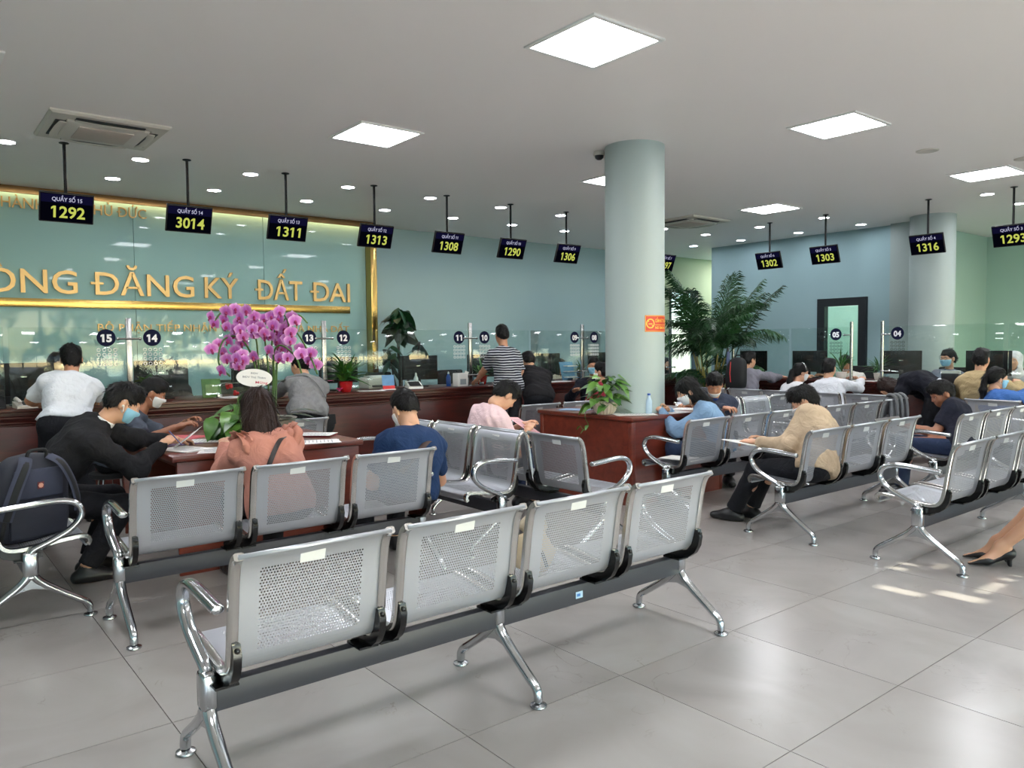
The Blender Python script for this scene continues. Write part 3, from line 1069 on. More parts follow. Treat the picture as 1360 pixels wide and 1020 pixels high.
LF_D = [leaf_mesh('leaf', .30, .17, M['darkleaf'], .9, .3, .15), leaf_mesh('leaf', .26, .16, M['darkleaf'], .9, .55, .15)]
LF_B = [leaf_mesh('leaf', .24, .022, M['fern'], .8, .35, .1), leaf_mesh('leaf', .20, .02, M['fern'], .8, .6, .1)]
LF_O = [leaf_mesh('leaf', .24, .09, M['darkleaf'], .85, .35, .3)]

def place_leaf(me, parent, p, az, el, s=1.0, roll=0.0, name='leaf'):
    o = put(name, me, parent, p, None)
    d = Vector((math.cos(az) * math.cos(el), math.sin(az) * math.cos(el), math.sin(el)))
    q = d.to_track_quat('Y', 'Z')
    o.rotation_mode = 'QUATERNION'
    o.rotation_quaternion = q @ Matrix.Rotation(roll, 3, 'Y').to_quaternion()
    o.scale = (s, s, s)
    return o

def pot_mesh(r, h, lip=.01, flutes=0):
    b = MB()
    sc = (lambda an, z: 1 + .05 * math.cos(an * flutes)) if flutes else None
    b.lathe([(r * .62, 0), (r * .85, h * .25), (r * .98, h * .7), (r, h - .01), (r + lip, h), (r + lip * .3, h + .004), (r * .9, h - .004), (r * .88, h - .03), (.0001, h - .03)], 36, None, sc)
    return b

def pothos(t, r, h, n, spread, lift=.16):
    for k in range(n):
        az = rng.uniform(0, 2 * PI)
        el = rng.uniform(-.5, 1.0)
        ln = spread * rng.uniform(.35, 1.0)
        rad = ln * (.4 + .6 * math.cos(max(el, 0)))
        p = (math.cos(az) * rad * .8, math.sin(az) * rad * .8, h + lift * (.15 + max(0, math.sin(el))) * rng.uniform(.6, 1.15) - (.07 if el < -.25 else 0))
        place_leaf(rng.choice(LF_P), t, p, az + rng.uniform(-.6, .6), rng.uniform(-.5, .35), rng.uniform(.75, 1.15), rng.uniform(-.5, .5))

# pothos on the column desk
t = thing('potted_pothos', 'pothos in a white fluted bowl on the desk round the column, one vine hanging down', 'plant', (5.045, 4.935, .78))
pot_mesh(.108, .105, .008, 18).build('pot', mat('ivory_fluted_pot', (222, 208, 190), .4), t)
MB().lathe([(.0001, .08), (.095, .08)], 20).build('soil', M['soil'], t)
pothos(t, .1, .125, 84, .215, .23)
vine = catmull([(-.05, .06, .09), (-.115, .10, .08), (-.14, .12, -.02), (-.135, .08, -.10), (-.145, .12, -.15), (-.15, .17, -.11)], 5)
MB().tube(vine, .003, 6).build('vine', M['stem'], t)
for p, az in (((-.145, .12, -.14), 2.6), ((-.15, .17, -.11), 1.8), ((-.135, .09, -.10), 3.4)):
    place_leaf(LF_P[1], t, p, az, -.7, .6)
for k in range(6):
    place_leaf(rng.choice(LF_P), t, (rng.uniform(.10, .16), rng.uniform(-.14, -.06), rng.uniform(.015, .05)), -.6 + rng.uniform(-.5, .5), -.1, .8)

# orchid arrangement on the writing table
OX, OY = 2.12, 5.52
t = thing('orchid_arrangement', 'large arrangement of purple-pink moth orchids on the writing table', 'flowers', (OX, OY, .75))
b = pot_mesh(.20, .15, .012)
b.build('planter', mat('grey_stone_planter', (128, 124, 114), .7, var=.1, vscale=15), t)
MB().lathe([(.0001, .125), (.17, .125)], 24).build('soil', M['soil'], t)
Rv = Vector((.78, -.626, 0))
Fv = Vector((.626, .78, 0))
def from_view(u, d, z):                   # u to the viewer's right, d away from the viewer, z above the table
    return Rv * u + Fv * d + Vector((0, 0, z))
M['petal'] = mat('orchid_petal', (206, 128, 204), .5, var=.14, vscale=30, sss=.1)
M['lip'] = mat('orchid_lip', (150, 34, 96), .5)
M['petaledge'] = mat('orchid_pale_petal', (226, 178, 222), .5, var=.1, vscale=25)
def orchid_flower():
    b = MB()
    def petal(ang, L, W, cup, mi):
        b.m = mi
        vs, fs = [], []
        for i in range(5):
            tt = i / 4
            w = W * .5 * (.25 + .75 * math.sin(PI * min(1, .12 + tt * .86)))
            if i == 4:
                w *= .55
            for k in (-1, 0, 1):
                x, y = w * k, L * tt
                z = cup * tt * tt + (.1 * w if k else 0)
                vs.append((x * math.cos(ang) - y * math.sin(ang), z, x * math.sin(ang) + y * math.cos(ang)))
        for i in range(4):
            for k in range(2):
                a = i * 3 + k
                fs.append((a, a + 1, a + 4, a + 3))
        b.add(vs, fs)
    for a in (0, 2.2, -2.2):
        petal(a, .044, .034, .004, 1)
    for a in (1.25, -1.25):
        petal(a, .047, .058, -.006, 0)
    b.m = 2
    b.sphere((0, -.010, -.008), .010, 8, (1, 1.2, 1.3))
    b.tube([(0, -.010, -.012), (0, -.022, -.024), (0, -.016, -.034)], [.006, .009, .002], 6, flat=.5)
    me = b.mesh('flower', [M['petal'], M['petaledge'], M['lip']], sharp=60)
    return me
def petal_material(name, mid, edge):
    m = mat(name, mid, .5, sss=.1)
    nt = m.node_tree
    tc = nt.nodes.new('ShaderNodeTexCoord')
    ln = nt.nodes.new('ShaderNodeVectorMath')
    ln.operation = 'LENGTH'
    nz = nt.nodes.new('ShaderNodeTexNoise')
    nz.inputs['Scale'].default_value = 120
    ma = nt.nodes.new('ShaderNodeMath')
    ma.operation = 'MULTIPLY_ADD'
    ma.inputs[1].default_value = .012
    cr = nt.nodes.new('ShaderNodeValToRGB')
    cr.color_ramp.elements[0].position = .026
    cr.color_ramp.elements[0].color = lin(mid)
    cr.color_ramp.elements[1].position = .056
    cr.color_ramp.elements[1].color = lin(edge)
    nt.links.new(tc.outputs['Object'], ln.inputs[0])
    nt.links.new(tc.outputs['Object'], nz.inputs['Vector'])
    nt.links.new(nz.outputs['Fac'], ma.inputs[0])
    nt.links.new(ln.outputs['Value'], ma.inputs[2])
    nt.links.new(ma.outputs[0], cr.inputs[0])
    nt.links.new(cr.outputs[0], nt.nodes['Principled BSDF'].inputs['Base Color'])
    return m
M['petal'] = petal_material('orchid_side_petal', (186, 92, 182), (228, 176, 224))
M['petaledge'] = petal_material('orchid_outer_petal', (194, 110, 190), (236, 200, 232))
FLOWER = orchid_flower()
stems = [[(-.03, 0, .12), (-.06, .03, .45), (-.07, .0, .75), (-.12, -.04, .93), (-.24, -.08, .96), (-.33, -.1, .86)],
         [(-.04, .02, .12), (-.07, .02, .40), (-.10, .0, .60), (-.17, -.05, .74), (-.27, -.1, .72), (-.30, -.12, .56), (-.22, -.12, .46)],
         [(.0, .02, .12), (.0, .05, .5), (-.01, .02, .78), (.06, -.03, .92), (.16, -.06, .90), (.22, -.1, .78)],
         [(.02, 0, .12), (.04, .04, .45), (.05, 0, .72), (.12, .02, .86), (.24, .0, .76), (.34, -.06, .60), (.40, -.10, .47)],
         [(.03, -.02, .12), (.06, .0, .40), (.07, -.04, .62), (.14, -.08, .68), (.25, -.12, .60), (.30, -.15, .48)],
         [(.05, .02, .12), (.06, .06, .5), (.08, .06, .76), (.15, .02, .88), (.25, .0, .90), (.32, -.04, .84)]]
for st in stems:
    MB().tube(catmull([tuple(from_view(*p)) for p in st], 5), .0065, 7).build('stem', M['stem'], t)
fl_px = [(305, 427), (317, 418), (331, 425), (311, 437), (322, 440), (334, 441), (298, 424), (326, 431), (340, 433), (337, 450), (318, 449), (331, 449),
         (301, 459), (315, 455), (326, 458), (305, 470), (319, 468), (333, 473), (346, 476), (311, 479), (325, 488), (308, 494), (338, 481), (298, 466), (330, 478), (316, 487),
         (342, 426), (350, 433), (361, 438), (357, 446), (367, 431), (372, 424), (373, 442), (380, 427), (386, 419), (393, 432), (363, 428), (352, 441), (347, 447),
         (378, 449), (388, 453), (396, 456), (374, 457), (382, 466), (366, 468), (393, 478), (404, 466), (412, 473), (372, 476), (381, 479), (406, 431), (397, 445), (385, 440), (415, 482), (369, 450), (388, 470), (420, 472), (424, 488), (376, 462), (384, 438), (366, 446), (376, 436), (398, 425), (293, 432), (344, 417), (311, 416), (324, 414), (352, 424), (360, 450)]
for k, (px_, py_) in enumerate(fl_px):
    u, z = (px_ - 357) / 181.0, .657 + (466 - py_) / 181.0
    o = put('flower', FLOWER, t, from_view(u, -.08 + rng.uniform(-.11, .09), z), (rng.uniform(-.15, .35), rng.uniform(-.3, .3), -R_(51.3) + PI / 2 * 0 + rng.uniform(-.7, .7)))
    o.rotation_euler.z = R_(-38.7) + rng.uniform(-.75, .75)
    s = rng.uniform(.98, 1.18)
    o.scale = (s, s, s)
M['budred'] = mat('small_red_flower', (178, 24, 30), .5)
for u, z in ((-.26, .40), (-.27, .385), (-.245, .39), (-.20, .34)):
    b = MB()
    for k in range(4):
        b.sphere((rng.uniform(-.015, .015), rng.uniform(-.015, .015), rng.uniform(-.012, .012)), .013, 8)
    b.build('red_bloom', M['budred'], t, from_view(u, -.05, z))
for u, d, z, az, s in ((-.12, -.1, .40, 3.0, .9), (-.30, -.05, .40, 3.3, .8), (.25, .02, .44, -.4, .9), (.30, -.1, .2, -.7, 1.0), (.24, -.1, .17, -.9, 1.0), (.2, -.14, .13, -.6, 1.1), (.05, .15, .4, 1, 1), (-.05, .1, .42, 2.2, 1)):
    place_leaf(LF_O[0], t, from_view(u * .6, d, z), az, .3, s)
for k in range(46):
    u, d = rng.uniform(-.36, -.05), rng.uniform(-.26, .05)
    z = .22 - .9 * max(0, -u - .18) + rng.uniform(-.10, .12)
    place_leaf(rng.choice(LF_P), t, from_view(u, d, max(.04, z)), 3.6 + rng.uniform(-1.1, 1.1), rng.uniform(-.8, .2), rng.uniform(.9, 1.4), rng.uniform(-.4, .4))
cd = MB()
cd.lathe([(.125, -.002), (.125, .002)], 40, Matrix.Translation((0, 0, 0)) @ Matrix.Rotation(PI / 2, 4, 'X') @ Matrix.Diagonal((1, .5, 1, 1)))
card = cd.build('gift_card', M['paper'], t, from_view(.005, -.28, .455), (R_(-8), R_(4), R_(-38.7)))
text_mesh('BIDV', .05, .012, .01).build('lettering', mat('card_ink_grey', (90, 96, 110), .6), card, (.0, -.003, .032), flat=True)
text_mesh('BIDV Thủ Thiêm', .16, .013, .01).build('lettering', mat('card_ink_grey', (90, 96, 110), .6), card, (0, -.003, .004), flat=True)
text_mesh('Mừng', .085, .016, .01).build('lettering', mat('card_ink_red', (196, 40, 70), .6), card, (.055, -.003, -.03), flat=True)

# areca palm at the corner of the counters
t = thing('areca_palm', 'tall areca palm in a white pot at the corner between the two counters', 'plant', (9.62, 7.18, 0))
pot_mesh(.20, .42, .015).build('pot', M['whitepot'], t)
MB().lathe([(.0001, .39), (.17, .39)], 24).build('soil', M['soil'], t)
canes = []
for k in range(11):
    a = k * 2.4
    r = .03 + .09 * rng.random()
    hh = rng.uniform(1.0, 1.5)
    lean = rng.uniform(.05, .22)
    p = [(r * math.cos(a), r * math.sin(a), .38), ((r + lean * .4) * math.cos(a), (r + lean * .4) * math.sin(a), .38 + (hh - .38) * .5), ((r + lean) * math.cos(a), (r + lean) * math.sin(a), hh)]
    canes.append(p)
    MB().tube(catmull(p, 4), [.016] * 5 + [.012] * 4, 8).build('cane', M['cane'], t)
def frond(p0, az, el, L, droop, wid):
    b = MB()
    pts = []
    p = Vector(p0)
    e = el
    n = 22
    for i in range(n + 1):
        pts.append(p.copy())
        d = Vector((math.cos(az) * math.cos(e), math.sin(az) * math.cos(e), math.sin(e)))
        p += d * (L / n)
        e -= droop / n * (0.4 + 1.5 * i / n)
    b.tube(pts, [.008 * (1 - .8 * i / n) + .0015 for i in range(n + 1)], 5)
    side = Vector((-math.sin(az), math.cos(az), 0))
    for i in range(5, n + 1):
        for q in (0, .5):
            j = min(n - 1, i - 1)
            a = pts[j].lerp(pts[j + 1], q)
            tdir = (pts[j + 1] - pts[j]).normalized()
            up = side.cross(tdir)
            tt = i / n
            ll = wid * (math.sin(PI * (.12 + .80 * tt)) ** .7) * rng.uniform(.85, 1.1)
            for s in (-1, 1):
                d = (tdir * rng.uniform(.6, .95) + side * s * .8 + up * rng.uniform(.1, .4)).normalized()
                e1 = a + d * ll * .5 + Vector((0, 0, .02))
                e2 = a + d * ll - Vector((0, 0, ll * rng.uniform(.15, .35)))
                wv = tdir * rng.uniform(.009, .0125)
                b.add([a - wv * .5, a + wv * .5, e1 + wv, e1 - wv, e2], [(0, 1, 2, 3), (3, 2, 4)])
    return b.build('frond', M['palm'], t, sharp=80)
for k in range(46):
    c = canes[k % 11]
    az = k * 2.399 + rng.uniform(-.25, .25)
    if k < 18:
        frond(c[2], az, rng.uniform(1.2, 1.52), rng.uniform(1.1, 1.42), rng.uniform(.4, 1.2), .36)
    elif k < 38:
        frond(c[2], az, rng.uniform(.65, 1.1), rng.uniform(.9, 1.25), rng.uniform(1.0, 1.8), .36)
    else:
        frond(c[1], az, rng.uniform(.5, .9), rng.uniform(.7, .95), rng.uniform(1.0, 1.6), .28)

# broad-leaved plant behind the long counter
t = thing('broad_leaf_tree', 'dark broad-leaved plant behind the long counter at the gold frame edge', 'plant', (5.68, 9.68, 0))
pot_mesh(.20, .40, .02).build('pot', M['whitepot'], t)
MB().tube(catmull([(0, 0, .36), (.02, .0, .9), (.0, .02, 1.4), (.01, .0, 1.85)], 4), [.03] * 7 + [.022] * 6, 10).build('trunk', M['trunk'], t)
for p in (((0, 0, .7), (.18, -.06, 1.05), (.30, -.08, 1.45)), ((0, 0, .65), (-.15, -.1, .95), (-.22, -.12, 1.35))):
    MB().tube(catmull(p, 4), [.018] * 5 + [.01] * 4, 8).build('branch', M['trunk'], t)
for c, z0, n, s in (((0, 0), 1.62, 26, 1.15), ((.30, -.08), 1.20, 14, .85), ((-.22, -.12), 1.15, 14, .85)):
    for k in range(n):
        az = k * 2.4
        place_leaf(LF_D[k % 2], t, (c[0], c[1], z0 + .32 * k / n * s), az, rng.uniform(-.8, .35), s * rng.uniform(.8, 1.1), rng.uniform(-.9, .9))

def bushy(label, x, y, z, pot_r, pot_h, potmat, n, size, leaves, cat='plant', name='potted_plant', up=(.3, 1.3)):
    t = thing(name, label, cat, (x, y, z))
    pot_mesh(pot_r, pot_h, .006).build('pot', potmat, t)
    for k in range(n):
        az = k * 2.4 + rng.uniform(-.3, .3)
        place_leaf(leaves[k % len(leaves)], t, (pot_r * .3 * math.cos(az), pot_r * .3 * math.sin(az), pot_h + rng.uniform(0, .10) * size), az, rng.uniform(*up), size * rng.uniform(.8, 1.1), rng.uniform(-.5, .5))
    return t
CZ = .895
bushy('bushy plant in a glossy red pot on the long counter below number 12', 4.06, 8.13, CZ, .075, .12, M['redpot'], 90, 1.3, LF_B + LF_P[:1], up=(.1, 1.45))
bushy('green plant in a red pot on the long counter beside the striped-shirt man', 6.14, 8.30, CZ, .07, .12, M['redpot'], 34, .9, LF_B + LF_P[:1])
bushy('small leafy plant on the counter at the steel post between 15 and 14', 1.97, 8.32, CZ, .06, .11, M['darkgrey'], 26, .9, LF_P)
bushy('spiky fern on the right counter left of number 04', 10.32, 4.98, CZ, .06, .10, M['whitepot'], 40, .95, LF_B, up=(.1, 1.2))
bushy('upright fern in a white pot on the right counter below number 05', 10.16, 5.42, CZ, .07, .11, M['whitepot'], 30, 1.0, LF_B, up=(.7, 1.5))
bushy('dark plant on the right counter behind the grey-hooded man', 10.35, 7.30, CZ, .06, .10, M['darkgrey'], 30, .9, LF_B)
bushy('dark leafy plant on the counter right of the steel post between 09 and 08', 8.05, 8.38, CZ, .06, .10, M['darkgrey'], 26, .8, LF_B + LF_P)
t = thing('pink_flower', 'pink fabric flower lying on the counter by the red pot', 'flower', (3.94, 8.06, CZ + .03))
for k in range(5):
    o = put('petal', leaf_mesh('petal', .06, .055, mat('hot_pink_petal', (226, 70, 140), .6), .7, .2), t)
    o.rotation_euler = (R_(35), 0, k * 2 * PI / 5)
MB().sphere((0, 0, .0), .016, 8).build('centre', mat('hot_pink_petal', (226, 70, 140), .6), t)

# ------------------------------------------------------------------ computers and counter-top things
_scr = MB().box((0, 0, .245), (.52, .022, .31), b=.006).mesh('back_shell', M['black'])
_lcd = MB().box((0, .0115, .247), (.50, .002, .285)).mesh('display', mat('dark_display', (22, 26, 32), .15))
_neck = MB().box((0, -.02, .07), (.05, .02, .14), b=.004).mesh('neck', M['black'])
_base = MB().box((0, -.01, .006), (.22, .16, .012), b=.004).mesh('base', M['black'])
_logo = MB().box((0, -.0115, .27), (.05, .001, .012)).mesh('badge', M['steel'])
def monitor(x, y, deg, label):
    t = thing('monitor', label, 'monitor', (x, y, CZ), R_(deg), 'black monitors on the counters')
    for n, m in (('back_shell', _scr), ('display', _lcd), ('neck', _neck), ('base', _base), ('badge', _logo)):
        put(n, m, t)
for x, a, l in ((.94, 8, 'black monitor at the left end of the long counter'), (2.16, -6, 'black monitor behind the head of the man in grey-blue T-shirt'), (3.14, 0, 'black monitor on the counter behind the orchids'),
                (4.16, 4, 'black monitor behind the red-potted plant at 12'), (5.28, -14, 'black monitor behind the glass left of 11'), (6.30, 6, 'black monitor beside the striped-shirt man'),
                (7.46, -8, 'black monitor right of the bending person in black shirt'), (8.6, 0, 'black monitor hidden by the round column')):
    monitor(x, 8.52, a, l)
for y, a, l in ((7.05, -96, 'black monitor behind the head of the hooded person'), (6.10, -84, 'black monitor behind the glass right of 06 above the woman with hairband'), (4.78, -50, 'black monitor tilted behind the glass marked 04'),
                (3.72, -92, 'black monitor in front of the khaki-jacket man on the right counter')):
    monitor(10.52, y, a, l)

def bottle(x, y, label, liquid, h=.19, r=.03):
    t = thing('bottle', label, 'bottle', (x, y, CZ))
    MB().lathe([(r * .9, 0), (r, .01), (r, h * .62), (r * .5, h * .78), (r * .4, h * .84)], 16).build('body', liquid, t)
    MB().lathe([(r * .42, h * .84), (r * .42, h * .93), (r * .2, h * .95), (r * .2, h)], 12).build('cap', M['white'], t)
M['bluepl'] = mat('blue_plastic', (36, 82, 168), .3)
bottle(5.12, 8.32, 'clear sanitiser bottle on the counter before the monitor left of 11', mat('clear_gel', (214, 222, 224), .1))
bottle(5.60, 8.30, 'blue bottle on the counter left of the white tissue box', M['bluepl'])
bottle(5.93, 8.24, 'dark-blue capped bottle on the counter below number 11', mat('dark_water', (70, 84, 110), .15))
bottle(8.02, 8.12, 'white bottle on the counter below number 09', M['white'], .16)
t = thing('leaflet_stand', 'blue and red leaflet standing in an acrylic holder on the counter', 'leaflet', (4.64, 8.16, CZ), R_(-4))
MB().box((0, 0, .09), (.16, .004, .18)).build('leaflet', mat('leaflet_blue', (96, 142, 186), .5, var=.3, vscale=18), t, rot=(R_(-10), 0, 0))
MB().box((0, -.004, .025), (.16, .004, .05)).build('red_strip', mat('leaflet_red', (206, 40, 44), .5), t, rot=(R_(-10), 0, 0))
MB().box((0, .02, .005), (.17, .09, .01), b=.003).build('holder', M['white'], t)
t = thing('printer', 'pale grey desktop printer behind the leaflet stand', 'printer', (4.66, 8.52, CZ))
MB().box((0, 0, .07), (.34, .26, .14), b=.02).build('body', M['offwhite'], t)
MB().box((0, -.02, .15), (.28, .16, .03), b=.01).build('lid', M['white'], t)
MB().box((0, -.14, .04), (.24, .03, .02)).build('output_slot', M['darkgrey'], t)
t = thing('signature_terminal', 'sloping black and white signature terminal on the counter', 'terminal', (5.0, 8.17, CZ), R_(-18))
MB().prism([(-.1, 0), (.1, 0), (.1, .09), (-.1, .025)], -.09, .09, 'x').build('body', M['white'], t)
MB().box((0, .0, .062), (.14, .15, .004)).build('touch_screen', M['black'], t, rot=(R_(18), 0, 0))
t = thing('tissue_box', 'white tissue box with grey print on the counter below number 11', 'box', (5.69, 8.16, CZ), R_(6))
MB().box((0, 0, .085), (.17, .11, .17), b=.006).build('carton', M['white'], t)
MB().box((0, -.056, .06), (.10, .001, .07)).build('print', mat('grey_print', (150, 160, 166), .6), t)
MB().box((.02, 0, .185), (.05, .02, .05)).build('tissue', M['paper'], t, rot=(.2, .3, 0))
t = thing('folder_tray', 'blue document tray standing on the counter left of the post at 09', 'tray', (7.72, 8.28, CZ))
MB().box((0, 0, .14), (.26, .012, .28)).build('back_plate', mat('translucent_blue_tray', (120, 168, 208), .25), t, rot=(R_(-16), 0, 0))
for z in (.04, .12, .2):
    MB().box((0, -.03, z), (.25, .11, .006)).build('shelf', mat('translucent_blue_tray', (120, 168, 208), .25), t)
    MB().box((0, -.03, z + .012), (.2, .09, .014)).build('documents', M['paper'], t)
t = thing('picture_frame', 'small green picture frame on the counter right of number 14', 'frame', (2.60, 8.3, CZ), R_(4))
MB().box((0, 0, .10), (.20, .015, .20), b=.004).build('frame', mat('green_card', (96, 132, 70), .6), t, rot=(R_(-10), 0, 0))
MB().box((0, -.009, .09), (.13, .002, .10)).build('picture', mat('green_photo', (136, 160, 104), .6, var=.4, vscale=25), t, rot=(R_(-10), 0, 0))
t = thing('desk_phone', 'pale desk telephone at the left end of the long counter', 'telephone', (.90, 8.13, CZ), R_(6))
MB().prism([(-.09, 0), (.09, 0), (.09, .06), (-.09, .02)], -.08, .08, 'x').build('body', M['offwhite'], t)
MB().box((.02, 0, .046), (.09, .10, .006)).build('keypad', M['darkgrey'], t, rot=(R_(13), 0, 0))
MB().tube([(-.055, -.08, .05), (-.055, -.06, .065), (-.055, .06, .085), (-.055, .09, .075)], .016, 8).build('handset', M['offwhite'], t)
t = thing('tablet_stand', 'black tablet leaning on a stand at the left end of the long counter', 'tablet', (.70, 8.16, CZ), R_(10))
MB().box((0, 0, .085), (.13, .01, .19), b=.004).build('tablet', M['black'], t, rot=(R_(-22), 0, 0))
MB().box((0, .04, .006), (.10, .12, .012)).build('foot', M['darkgrey'], t)
t = thing('letter_rack', 'grey letter rack with papers on the right counter before the masked clerk', 'rack', (10.25, 4.04, CZ), R_(-90))
MB().box((0, 0, .06), (.20, .10, .12), b=.004).build('rack', M['darkgrey'], t)
MB().box((0, -.01, .135), (.22, .03, .04)).build('papers', M['paper'], t, rot=(.1, 0, .05))
t = thing('calculator', 'small dark calculator on the right counter right of number 06', 'calculator', (10.18, 6.50, CZ), R_(-86))
MB().prism([(-.09, 0), (.09, 0), (.09, .05), (-.09, .015)], -.07, .07, 'x').build('body', M['darkgrey'], t)
MB().box((0, .06, .05), (.1, .03, .005)).build('readout', M['offwhite'], t)
t = thing('card_box', 'white box of cards on the right counter, left of the dark calculator', 'box', (10.2, 6.74, CZ), R_(-90))
MB().box((0, 0, .05), (.08, .1, .10), b=.004).build('carton', M['white'], t)
MB().box((0, 0, .104), (.06, .08, .02)).build('cards', M['paper'], t)
t = thing('pouch', 'bright pink pouch on the right counter before the grey-hooded man', 'pouch', (10.06, 6.42, CZ), R_(-80))
MB().sphere((0, 0, .025), .1, 12, (1, .6, .25)).build('pouch', mat('pink_fabric', (226, 52, 104), .7), t)
MB().box((0, 0, .047), (.12, .012, .006)).build('zip', M['darkgrey'], t)

def sheet(x, y, z, deg, label, m=None, w=.21, h=.297, n=1, tilt=(0, 0), cat='paper', name='paper_sheet', lines=True):
    t = thing(name, label, cat, (x, y, z), R_(deg))
    t.rotation_euler = (tilt[0], tilt[1], R_(deg))
    for k in range(n):
        o = MB().box((0, 0, .0008 + .0018 * k), (w, h, .0014)).build('sheet', m or M['paper'], t, (rng.uniform(-.02, .02) * (k > 0), rng.uniform(-.02, .02) * (k > 0), 0), (0, 0, rng.uniform(-.15, .15) if k else 0))
    if lines:
        b = MB()
        for k in range(9):
            b.box((-.01 * (k % 3), .11 - .026 * k, .0022 + .0018 * (n - 1)), (w * .72 - .03 * (k % 2), .005, .0004))
        q = b.build('print', mat('printed_lines', (150, 150, 156), .8), t)
        q['kind'] = 'stuff'
    return t
TZ = .75
sheet(1.47, 5.26, TZ, 20, 'stack of printed sheets under the hand of the man in black jacket', n=4)
sheet(1.62, 5.10, TZ, -24, 'printed sheet beside the stack, nearest the front edge of the writing table', n=2)
sheet(1.86, 5.06, TZ, 74, 'printed sheet lying between the black-jacket man and the woman in pink', n=2)
sheet(1.62, 5.98, TZ, 40, 'pink cardboard folder lying open on the writing table', M['redfolder'], .32, .30, 2, lines=False, cat='folder', name='folder')
sheet(1.52, 5.66, TZ, 10, 'purple folder under the printed sheets on the writing table', mat('purple_folder', (120, 76, 120), .5), .25, .3, 2, lines=False, cat='folder', name='folder')
sheet(1.74, 5.62, TZ + .004, 60, 'white sheet half under the trailing orchid leaves', n=1)
sheet(2.30, 5.06, TZ, 66, 'white sheet right of the woman in pink at the table corner', n=2)
sheet(2.44, 5.42, TZ + .012, 48, 'white sheet on top of the red booklet on the writing table', n=1)
sheet(2.45, 5.45, TZ, 40, 'red booklet on the right side of the writing table', mat('red_booklet', (170, 30, 60), .5), .2, .28, 5, lines=False, cat='booklet', name='booklet')
sheet(5.20, 4.72, .78, 60, 'forms spread on the desk corner before the woman in pale blue', n=3, w=.25, h=.36)
sheet(5.62, 4.62, .78, 88, 'form under the hands of the woman in pale blue', n=1)
sheet(5.98, 4.72, .78, 20, 'form before the man in navy jacket on the desk', n=2)
sheet(5.17, 5.46, .78, 30, 'blue leaflets on the far corner of the desk behind the pothos', mat('leaflet_pale_blue', (140, 168, 200), .5), .2, .28, 3, lines=False, cat='leaflet')
sheet(2.75, 8.16, CZ, 15, 'white papers on the long counter below number 14', n=3)
sheet(3.05, 8.14, CZ, 80, 'papers on the long counter left of the woman in grey suit', n=3)
sheet(7.35, 8.10, CZ, 70, 'white papers on the long counter left of number 09', n=4)
sheet(4.36, 8.10, CZ, 75, 'folded paper on the counter right of the red pot', n=2)
sheet(10.12, 4.5, CZ, 10, 'white papers on the right counter before the bending person', n=3)
sheet(10.1, 4.30, CZ, 40, 'sheet on the right counter below the letter rack', n=1)
sheet(10.08, 5.05, CZ, 15, 'sheet on the right counter between the posts at 05 and 04', n=2)
sheet(5.2, 4.18, .435, 8, 'white papers lying on the bench seat beside the woman in pale blue', n=4, lines=False)
t = thing('water_bottle', 'clear water bottle on the desk at the foot of the column', 'bottle', (5.33, 4.66, .78))
MB().lathe([(.028, 0), (.03, .01), (.03, .12), (.014, .155), (.013, .17)], 16).build('body', mat('pale_blue_bottle', (176, 200, 216), .15), t)
MB().lathe([(.015, .17), (.015, .187), (.0001, .188)], 12).build('cap', M['bluepl'], t)

# no-smoking plate wrapped on the column
M['signred'] = mat('red_sign_enamel', (206, 58, 36), .4)
M['signyel'] = mat('yellow_sign_print', (240, 196, 70), .4)
t = thing('no_smoking_sign', 'red no-smoking sign with yellow print on the pale column', 'sign', (5.43, 4.92, 1.60))
CR = .2765
A0 = math.atan2(-4.92, -5.43) + R_(19)
def wrap(u, z, d):
    a = A0 + u / CR
    return ((CR + d) * math.cos(a), (CR + d) * math.sin(a), z)
def wrapped(vs, fs, d, name, m, par):
    b = MB()
    b.add([wrap(p[0], p[1], d) for p in vs], fs)
    return b.build(name, m, par, flat=True)
def rect(u0, u1, z0, z1, n=14):
    vs = []
    for i in range(n + 1):
        u = u0 + (u1 - u0) * i / n
        vs += [(u, z0), (u, z1)]
    return vs, [(2 * i, 2 * i + 2, 2 * i + 3, 2 * i + 1) for i in range(n)]
pl = wrapped(*rect(0, .32, -.075, .075), .001, 'plate', M['signred'], t)
for r_ in ((.004, .316, -.071, -.067), (.004, .316, .067, .071), (.004, .008, -.067, .067), (.312, .316, -.067, .067), (.105, .312, -.014, -.010)):
    wrapped(*rect(*r_), .0016, 'border', M['signyel'], pl)
def ring(cu, cz, r0, r1, n=28):
    vs = []
    for i in range(n):
        a = 2 * PI * i / n
        vs += [(cu + r0 * math.cos(a), cz + r0 * math.sin(a)), (cu + r1 * math.cos(a), cz + r1 * math.sin(a))]
    return vs, [(2 * i, 2 * i + 1, (2 * i + 3) % (2 * n), (2 * i + 2) % (2 * n)) for i in range(n)]
wrapped(*ring(.055, 0, .034, .044), .0016, 'prohibition_ring', M['signyel'], t)
wrapped([(.027, .023), (.033, .029), (.083, -.021), (.077, -.027)], [(0, 1, 2, 3)], .0016, 'slash', M['signyel'], t)
wrapped(*rect(.034, .074, -.008, .0), .0018, 'cigarette', M['signyel'], t)
for body, zc, hh in (('CẤM HÚT THUỐC', .012, .03), ('NO SMOKING', -.048, .022)):
    tv, tf = text_geo(body, 1, .02)
    a_, b_ = tv[:, 0].min(), tv[:, 0].max()
    wrapped([(.108 + (p[0] - a_) / (b_ - a_) * .2, zc + p[1] * hh / .7) for p in tv], tf, .0018, 'lettering', M['signyel'], t)

